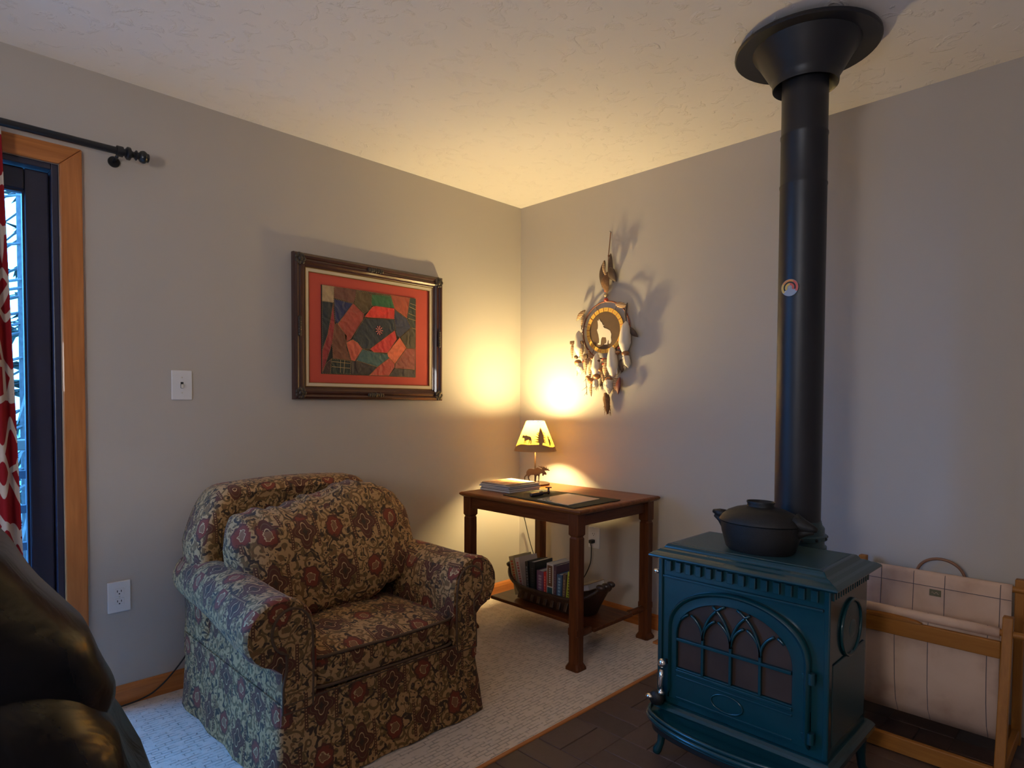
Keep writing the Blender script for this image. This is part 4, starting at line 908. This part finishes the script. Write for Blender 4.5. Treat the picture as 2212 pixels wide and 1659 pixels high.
sw = G()
for n, c, P in QUILT:
    P = [(min(max(a, QX0+.0005), QX1-.0005), min(max(b, QZ0+.0005), QZ1-.0005)) for a, b in P]
    G().prism(P, lambda a, b, e: (a, -.0092-e, b), .003).build('quilt_patch', quiltmat(n, c), pc, bev=.001, seg=1)
    for i in range(len(P)):
        a, b = Vector((P[i][0], 0, P[i][1])), Vector((P[(i+1) % len(P)][0], 0, P[(i+1) % len(P)][1])); L = (b-a).length
        m = max(1, int(L/.009)); dv = (b-a)/m; pn = Vector((-dv.z, 0, dv.x)).normalized()*.0022
        if min(P[i][0], P[i][1]) == QX0: continue
        for q in range(m): 
            u = a+dv*q+Vector((0, -.0128, 0)); sw.tube([tuple(u-pn), tuple(u+dv*.7+pn)], .00055, 3)
sw.build('embroidery', plain('gold_thread', (.42,.27,.10), .6), pc)
g = G()
for a, b in PLAID: g.tube([(a[0], -.0128, a[1]), (b[0], -.0128, b[1])], .0013, 4)
g.build('plaid_stripes', plain('plaid_thread', (.40,.28,.13), .7), pc)
fl_ = G()
for i in range(9):
    a = 2*PI*i/9; fl_.tube([(FLOWER[0]+.004*math.cos(a), -.0135, FLOWER[1]+.004*math.sin(a)), (FLOWER[0]+.021*math.cos(a), -.0135, FLOWER[1]+.024*math.sin(a))], [.0012, .003], 5)
fl_.build('pink_flower', plain('pink_thread', (.62,.20,.17), .6), pc)
for x in (FX0+.030, FX1-.030):
    for z in (FZ0+.030, FZ1-.030):
        o = G()
        for q in range(7): a = 2*PI*q/7; o.sell((x+.019*math.cos(a), -.034, z+.019*math.sin(a)), .011, .006, .011, 1, 1, 8, 6)
        o.sell((x, -.037, z), .013, .007, .013, 1, 1, 10, 8).build('corner_ornament', MT['frameorn'], pc, smooth=True)
for x, z, hx, hz in (((FX0+FX1)/2, FZ0+.026, 1, 0), ((FX0+FX1)/2, FZ1-.026, 1, 0), (FX0+.026, (FZ0+FZ1)/2, 0, 1), (FX1-.026, (FZ0+FZ1)/2, 0, 1)):
    o = G()
    for q in range(-3, 4): o.sell((x+hx*q*.013, -.035, z+hz*q*.013), .010, .006, .010 if q % 2 else .014, 1, 1, 8, 6)
    o.build('center_ornament', MT['frameorn'], pc, smooth=True)

# ------------------------------------------------------------------ dream catcher on the right wall
MT['bone'] = plain('bone_white', (.72,.63,.52), .6, var=.08); MT['beadred'] = plain('red_bead', (.50,.07,.03), .3); MT['beadtan'] = plain('tan_bead', (.50,.36,.18), .35); MT['beadwood'] = plain('wood_bead', (.30,.13,.05), .35, var=.3, vs=80)
MT['leathercord'] = plain('leather_cord', (.22,.09,.05), .7); MT['yellow'] = plain('painted_yellow', (.78,.46,.08), .6, var=.06); MT['hide'] = plain('brown_hide', (.115,.065,.035), .8, var=.25, vs=25); MT['fur'] = plain('brown_fur', (.20,.10,.045), .95, var=.5, vs=60, bump=.9, bs=220); MT['fluff'] = plain('white_fluff', (.74,.64,.52), .95, var=.15, vs=60, bump=.9, bs=160)
t = T('barred_feather'); w = t.n('ShaderNodeTexWave', {'Vector': t.co(), 'Scale': 34.0, 'Distortion': 3.0}, bands_direction='Z').outputs[0]; t.set(col=t.ramp(w, [(.4, (.62,.46,.28)), (.6, (.26,.11,.04))]), rough=.8); MT['feather'] = t.m
MT['darkfeather'] = plain('dark_feather', (.085,.05,.032), .7, var=.4, vs=40)
hy, hz = DC['hoop']
dc = R('dream_catcher', (-.004, hy, hz), 'dream catcher with howling wolf disc, white pods and feathers', 'dream catcher')
HX = -.026
def at(k, x=HX): return Vector((x, DC[k][0], DC[k][1]))
# hanging cord, beads, feather bundle
G().tube([(-.004, DC['nail'][0], DC['nail'][1]), (-.012, DC['knot'][0]+.003, DC['knot'][1]), (-.022, DC['fur'][0]+.004, DC['fur'][1]), (HX, hy, hz+.163)], .0026, 6).build('hanging_cord', MT['leathercord'], dc, smooth=True)
G().sell(tuple(at('knot', -.013)), .006, .006, .007, 1, 1, 10, 8).build('knot', MT['leathercord'], dc, smooth=True)
G().cyl((0, DC['nail'][0], DC['nail'][1]+.002), (-.014, DC['nail'][0], DC['nail'][1]+.004), .002, 8).build('nail', MT['steel'], dc)
for k, m in (('b1', 'beadred'), ('b2', 'beadtan'), ('b3', 'beadred')): G().sell(tuple(at(k)), .0125, .0125, .0115, 1, 1, 14, 10).build('bead', MT[m], dc, smooth=True)
def leaf(c, L, w, ang, mat, name, bend=.012, tilt=0):
    """feather or leaf blade: lens outline with a quill ridge and curl, hanging along -z turned by ang"""
    c = Vector(c); dr = Vector((0, -math.sin(ang), -math.cos(ang))); sd = Vector((0, math.cos(ang), -math.sin(ang))); rows = []
    for i in range(11):
        u = i/10; ww = w*(math.sin(PI*min(1, u*1.02+.02))**.7); p = c+dr*(u-.5)*L+Vector((-bend*math.sin(PI*u)-tilt*(u-.5), 0, 0))
        rows.append([tuple(p+sd*ww*s+Vector((-(.004*(1-s*s)) , 0, 0))) for s in (-1, -.5, 0, .5, 1)] + [tuple(p+sd*ww*s+Vector((-(.004*(1-s*s))+.0014, 0, 0))) for s in (1, .5, 0, -.5, -1)])
    return G().grid(rows, cv=True, cap=True).build(name, mat, dc, smooth=True)
leaf(at('f1', -.030), .150, .020, -.10, MT['darkfeather'], 'feather'); leaf(at('f2', -.020), .165, .015, .12, MT['darkfeather'], 'feather'); leaf(at('f3', -.040), .095, .026, .5, MT['darkfeather'], 'feather'); leaf(at('fur', -.034), .120, .027, 0, MT['fur'], 'fur_tuft', .02)
leaf(at('f1', -.040)+Vector((0, -.02, .02)), .10, .010, .25, MT['feather'], 'feather')
# hoop wrapped in cord, painted hide disc, segmented border, wolf
def circ(r, x, n=48): return [(x, hy+r*math.sin(2*PI*i/n), hz+r*math.cos(2*PI*i/n)) for i in range(n)]
G().tube(circ(.160, HX, 64), .0042, 8, closed=True).build('hoop', MT['leathercord'], dc, smooth=True)
wr = G()
for i in range(90):
    if i % 3 == 0: continue
    a = 2*PI*i/90; c = Vector((HX, hy+.160*math.sin(a), hz+.160*math.cos(a))); tg_ = Vector((0, math.cos(a), -math.sin(a))); rd = Vector((0, math.sin(a), math.cos(a)))
    wr.tube([tuple(c+.0048*(math.cos(q)*rd+math.sin(q)*Vector((1, 0, 0)))+tg_*.0012*q) for q in (0, 1.57, 3.14, 4.71, 6.28)], .0012, 4)
wr.build('hoop_wrapping', MT['beadred'], dc)
dz = DC['disc'][1]; dy = DC['disc'][0]
G().lathe([(0, -.003), (.126, -.003), (.126, .003), (0, .003)], (HX, dy, dz), 56, 'X').build('disc', MT['hide'], dc, smooth=True, ang=30)
G().lathe([(.105, -.0050), (.127, -.0050), (.1275, -.003), (.105, -.003)], (HX, dy, dz), 56, 'X').build('yellow_border', MT['yellow'], dc, smooth=True, ang=30)
rb, dt = G(), G()
for i in range(22):
    a = 2*PI*i/22+.07; p = lambda r, q: (HX-.0054, dy+r*math.sin(q), dz+r*math.cos(q))
    rb.tube([p(.105, a), p(.127, a)], .0014, 4); dt.sell(p(.116, a+PI/22), .0010, .0016, .0016, 1, 1, 6, 4)
rb.build('border_lines', MT['beadred'], dc); dt.build('border_dots', MT['hide'], dc)
G().prism(WOLF, lambda a, b, e: (HX-.0030-e, a, b), .0016).build('wolf', MT['bone'], dc)
for a in (.45, 1.35, 2.5, 3.7, 4.75, 5.75): G().tube([(HX, hy+.160*math.sin(a), hz+.160*math.cos(a)), (HX, dy+.124*math.sin(a), dz+.124*math.cos(a))], .0016, 5).build('lacing', MT['leathercord'], dc)
# pods, wooden beads, fluff
for k, L, r, tl in (('p1', .078, .031, .06), ('p2', .090, .034, -.05), ('p3', .066, .028, -.06), ('p4', .086, .034, .05)):
    g = G(); c = at(k, -.045); g.tube([tuple(c+Vector((0, tl*z, z))) for z in [L*(1-2*i/14) for i in range(15)]], [max(.002, r*(1-abs(1-2*i/14)**2.4)**.6*(.8+.25*i/14 if i < 9 else 1.05-.06*(i-9))) for i in range(15)], 14)
    g.build('pod', MT['bone'], dc, smooth=True)
for k in ('w1', 'w2', 'w3', 'w4', 'w5'): G().sell(tuple(at(k, -.046)), .021, .023, .017, 1, 1, 14, 10).build('wood_bead', MT['beadwood'], dc, smooth=True)
def fluff(c, L, r, mat, name, ln=0):
    c = Vector(c); rg = random.Random(int(abs(c.y)*9999)); g = G()
    g.tube([tuple(c+Vector((0, ln*(u-.5)*L, L*(.5-u)))) for u in [i/9 for i in range(10)]], [max(.002, r*math.sin(PI*min(.97, .16+.84*i/9))**.7*rg.uniform(.85, 1.15)) for i in range(10)], 10)
    for q in range(26):
        a = rg.uniform(0, 2*PI); z = L*rg.uniform(-.45, .45); p = c+Vector((r*.8*math.cos(a), r*.8*math.sin(a)-ln*z, z)); g.tube([tuple(p), tuple(p+Vector((math.cos(a)*.006, math.sin(a)*.006, -rg.uniform(.012, .028))))], [.0016, .0004], 3)
    g.build(name, mat, dc, smooth=True)
fluff(at('t1', -.045), .070, .021, MT['fluff'], 'fluff', -.3); fluff(at('t2', -.045), .065, .026, MT['fluff'], 'fluff', .1); fluff(at('t3', -.045), .060, .017, MT['fluff'], 'fluff'); fluff(at('t4', -.045), .085, .027, MT['fluff'], 'fluff'); fluff(at('t6', -.035), .07, .018, MT['feather'], 'fluff'); fluff(at('tail', -.030), .120, .019, MT['fur'], 'fur_tail', -.12); fluff(at('d1', -.025), .07, .02, MT['darkfeather'], 'fur_tuft'); fluff(at('d2', -.040), .08, .010, MT['darkfeather'], 'fur_tuft', .3)
for k, L, w, a in (('s1', .095, .017, .05), ('s2', .100, .011, -.05), ('s3', .085, .015, .0), ('s4', .075, .012, .12), ('s5', .090, .017, -.08), ('t5', .080, .010, .0), ('lf1', .085, .015, -.85), ('lf2', .090, .009, -.2), ('rf1', .085, .016, 1.35)):
    leaf(at(k, -.052 if k[0] == 's' else -.036), L, w, a, MT['feather'], 'feather', .008)
rg = random.Random(21)
for q, (a, b) in enumerate(((-.555, 1.455), (-.590, 1.470), (-.600, 1.385), (-.660, 1.375), (-.690, 1.345), (-.745, 1.375), (-.775, 1.400), (-.625, 1.340), (-.560, 1.400), (-.705, 1.300))):
    leaf(Vector((-.040, a, b)), rg.uniform(.06, .085), rg.uniform(.009, .014), rg.uniform(-.25, .25), MT['feather'] if q % 3 else MT['fluff'], 'feather', .008)
for a, b, m in ((-.575, 1.475, 'beadwood'), (-.560, 1.440, 'beadred'), (-.620, 1.455, 'beadwood'), (-.655, 1.440, 'hide'), (-.700, 1.445, 'beadred'), (-.585, 1.350, 'beadwood'), (-.675, 1.390, 'beadwood'), (-.790, 1.480, 'beadwood'), (-.500, 1.470, 'hide')):
    G().sell((-.048, a, b), .013, .014, .011, 1, 1, 12, 8).build('bead', MT[m], dc, smooth=True)
for k in ('s1', 's2', 's3', 's5'):
    c = at(k, -.056); L = .045
    G().obox((c.x, c.y, c.z+L), .006, .016, .010, rot('X', .0)).build('feather_band', MT['hide'], dc, bev=.004)
leaf(at('rf2', -.036), .110, .008, -.05, MT['darkfeather'], 'feather'); leaf(at('rf3', -.03), .075, .016, .75, MT['darkfeather'], 'feather'); leaf(at('rib', -.045), .095, .017, -.12, plain('maroon_ribbon', (.15,.03,.02), .5), 'ribbon', .01)
for k in ('red1', 'red2', 'red3'): G().sell(tuple(at(k, -.045)), .009, .009, .009, 1, 1, 10, 8).build('bead', MT['beadred'], dc, smooth=True)
g = G(); c = at('twig', -.035); g.tube([tuple(c+Vector((0, .006, .055))), tuple(c), tuple(c+Vector((0, -.004, -.045)))], .002, 5)
for q, (a, b) in enumerate(((.03, -.02), (-.022, -.012), (.018, .03), (-.014, .034), (.012, -.05))): g.tube([tuple(c+Vector((0, 0, b+.02))), tuple(c+Vector((-.006, a, b)))], [.0018, .0006], 4)
g.build('twig', MT['hide'], dc)
g = G()
for a, b in (('p1', 'lf1'), ('p2', 'rf2'), ('p3', 'hoop'), ('p4', 'hoop')):
    pa = at(a, -.040)+Vector((0, 0, .075)); v = (pa-Vector((HX, hy, hz))); v.x = 0; q = Vector((HX, hy, hz))+v.normalized()*.16; g.tube([tuple(pa-Vector((0,0,.02))), tuple(q)], .0022, 5)
g.build('ties', MT['leathercord'], dc)

# ------------------------------------------------------------------ curtain rod and curtain
rd = R('curtain_rod', (-3.2, -.09, 2.135), 'black metal curtain rod with turned finial above the patio door', 'curtain rod')
RZ, RY = 2.136, -.088
G().cyl((-4.15, RY, RZ), (-2.222, RY, RZ), .0135, 16).build('rod', MT['black'], rd, smooth=True, ang=40)
def fin(x0, s):
    pr_ = [(0, -.012), (.0155, -.012), (.0235, -.006), (.0240, 0), (.0235, .004), (.0150, .008), (.0115, .013), (.0115, .017), (.0150, .020), (.0190, .023), (.0190, .026), (.0130, .029), (.0130, .033), (.0200, .038), (.0235, .046), (.0235, .052), (.0200, .058), (.0165, .060), (.0165, .066), (.0130, .068), (0, .068)]
    return G().lathe([(r, h*s) for r, h in pr_], (x0, RY, RZ), 24, 'X').build('finial', MT['black'], rd, smooth=True, ang=40)
fin(-2.215, 1); fin(-4.155, -1)
for x in (-2.245, -4.10):
    br_ = G().lathe([(.017, -.010), (.0195, -.010), (.0195, .010), (.017, .010)], (x, RY, RZ), 20, 'X').build('bracket_ring', MT['black'], rd, smooth=True, ang=40)
    G().cyl((x, RY+.016, RZ-.004), (x, -.004, RZ-.016), .006, 10).build('bracket_arm', MT['black'], rd, smooth=True)
    G().lathe([(0, -.006), (.020, -.006), (.021, 0), (0, 0)], (x, -.0005, RZ-.016), 20, 'Y').build('bracket_plate', MT['black'], rd, smooth=True, ang=40)
t = T('red_pattern_curtain'); v = t.co(scale=(1, 1, .75)); vo = t.n('ShaderNodeTexVoronoi', {'Vector': v, 'Scale': 8.0, 'Randomness': .8}, feature='DISTANCE_TO_EDGE').outputs[0]
f = t.ramp(t.math('ADD', vo, t.math('MULTIPLY', t.math('SUBTRACT', t.noise(v, 16, 1), .5), .06)), [(.062, (0,0,0)), (.070, (1,1,1))])
t.set(col=t.mix(f, (.55,.46,.40), (.26,.010,.016)), rough=.85, spec=.2); t.bump(t.noise(v, 400, 1), .15, .001); MT['curtain'] = t.m
g = G(); rows = []
for j in range(33):
    z = 2.118-2.10*j/32; row = []
    sp_ = 1+.10*j/32
    for i in range(61):
        u = i/60; x = -2.592+.055*(j/32) - u*.19*sp_; row.append((x, RY+.026*math.sin(u*2*PI*3.5)*(.6+.5*j/32)-.002*(1-u), z))
    rows.append(row)
g.grid(rows); ct = g.build('curtain', MT['curtain'], smooth=True, org=(-2.68, -.09, 0)); tag(ct, 'cream curtain with red cell pattern hanging beside the patio door', 'curtain')
m_ = ct.modifiers.new('thick', 'SOLIDIFY'); m_.thickness = .002

# ------------------------------------------------------------------ light switch and outlets
def plate(name, c, ax, label, cat, w=.040, h=.061):
    r = R(name, c, label, cat); c = Vector(c)
    def P(a0, a1, b0, b1, d0, d1, nm, mt, par, bev=0):
        if ax == 'A': g = G().box(c.x+a0, c.x+a1, c.y-d1, c.y-d0, c.z+b0, c.z+b1)
        else: g = G().box(c.x-d1, c.x-d0, c.y-a1, c.y-a0, c.z+b0, c.z+b1)
        return g.build(nm, mt, par, bev=bev)
    P(-w, w, -h, h, .0005, .0068, 'plate', MT['white'], r, .004)
    return r, P
sw_, P = plate('light_switch', (-2.012, 0, 1.268), 'A', 'white toggle light switch on the wall left of the picture', 'switch')
P(-.0055, .0055, -.013, .013, .0065, .0072, 'toggle_slot', MT['slot'], sw_); tg_ = P(-.0042, .0042, -.012, .004, .007, .019, 'toggle', MT['ivory'], sw_, .002)
for z in (-.032, .032): P(-.0028, .0028, z-.0028, z+.0028, .0066, .0080, 'screw', MT['ivory'], sw_, .001)
def outlet(c, ax, label):
    r, P = plate('wall_outlet', c, ax, label, 'outlet')
    for z in (.0195, -.0195):
        s = P(-.0165, .0165, z-.0135, z+.0135, .0066, .0085, 'socket', MT['white'], r, .005)
        for a in (-.0065, .0065): P(a-.0013, a+.0013, z-.001, z+.007, .0084, .0088, 'slot', MT['slot'], s)
        P(-.0022, .0022, z-.0095, z-.005, .0084, .0088, 'slot', MT['slot'], s)
    P(-.0025, .0025, -.0025, .0025, .0066, .0080, 'screw', MT['ivory'], r, .001)
outlet((-2.248, 0, .434), 'A', 'white wall outlet left of the armchair near the door casing'); outlet((0, -.607, .428), 'B', 'white wall outlet seen under the corner table')
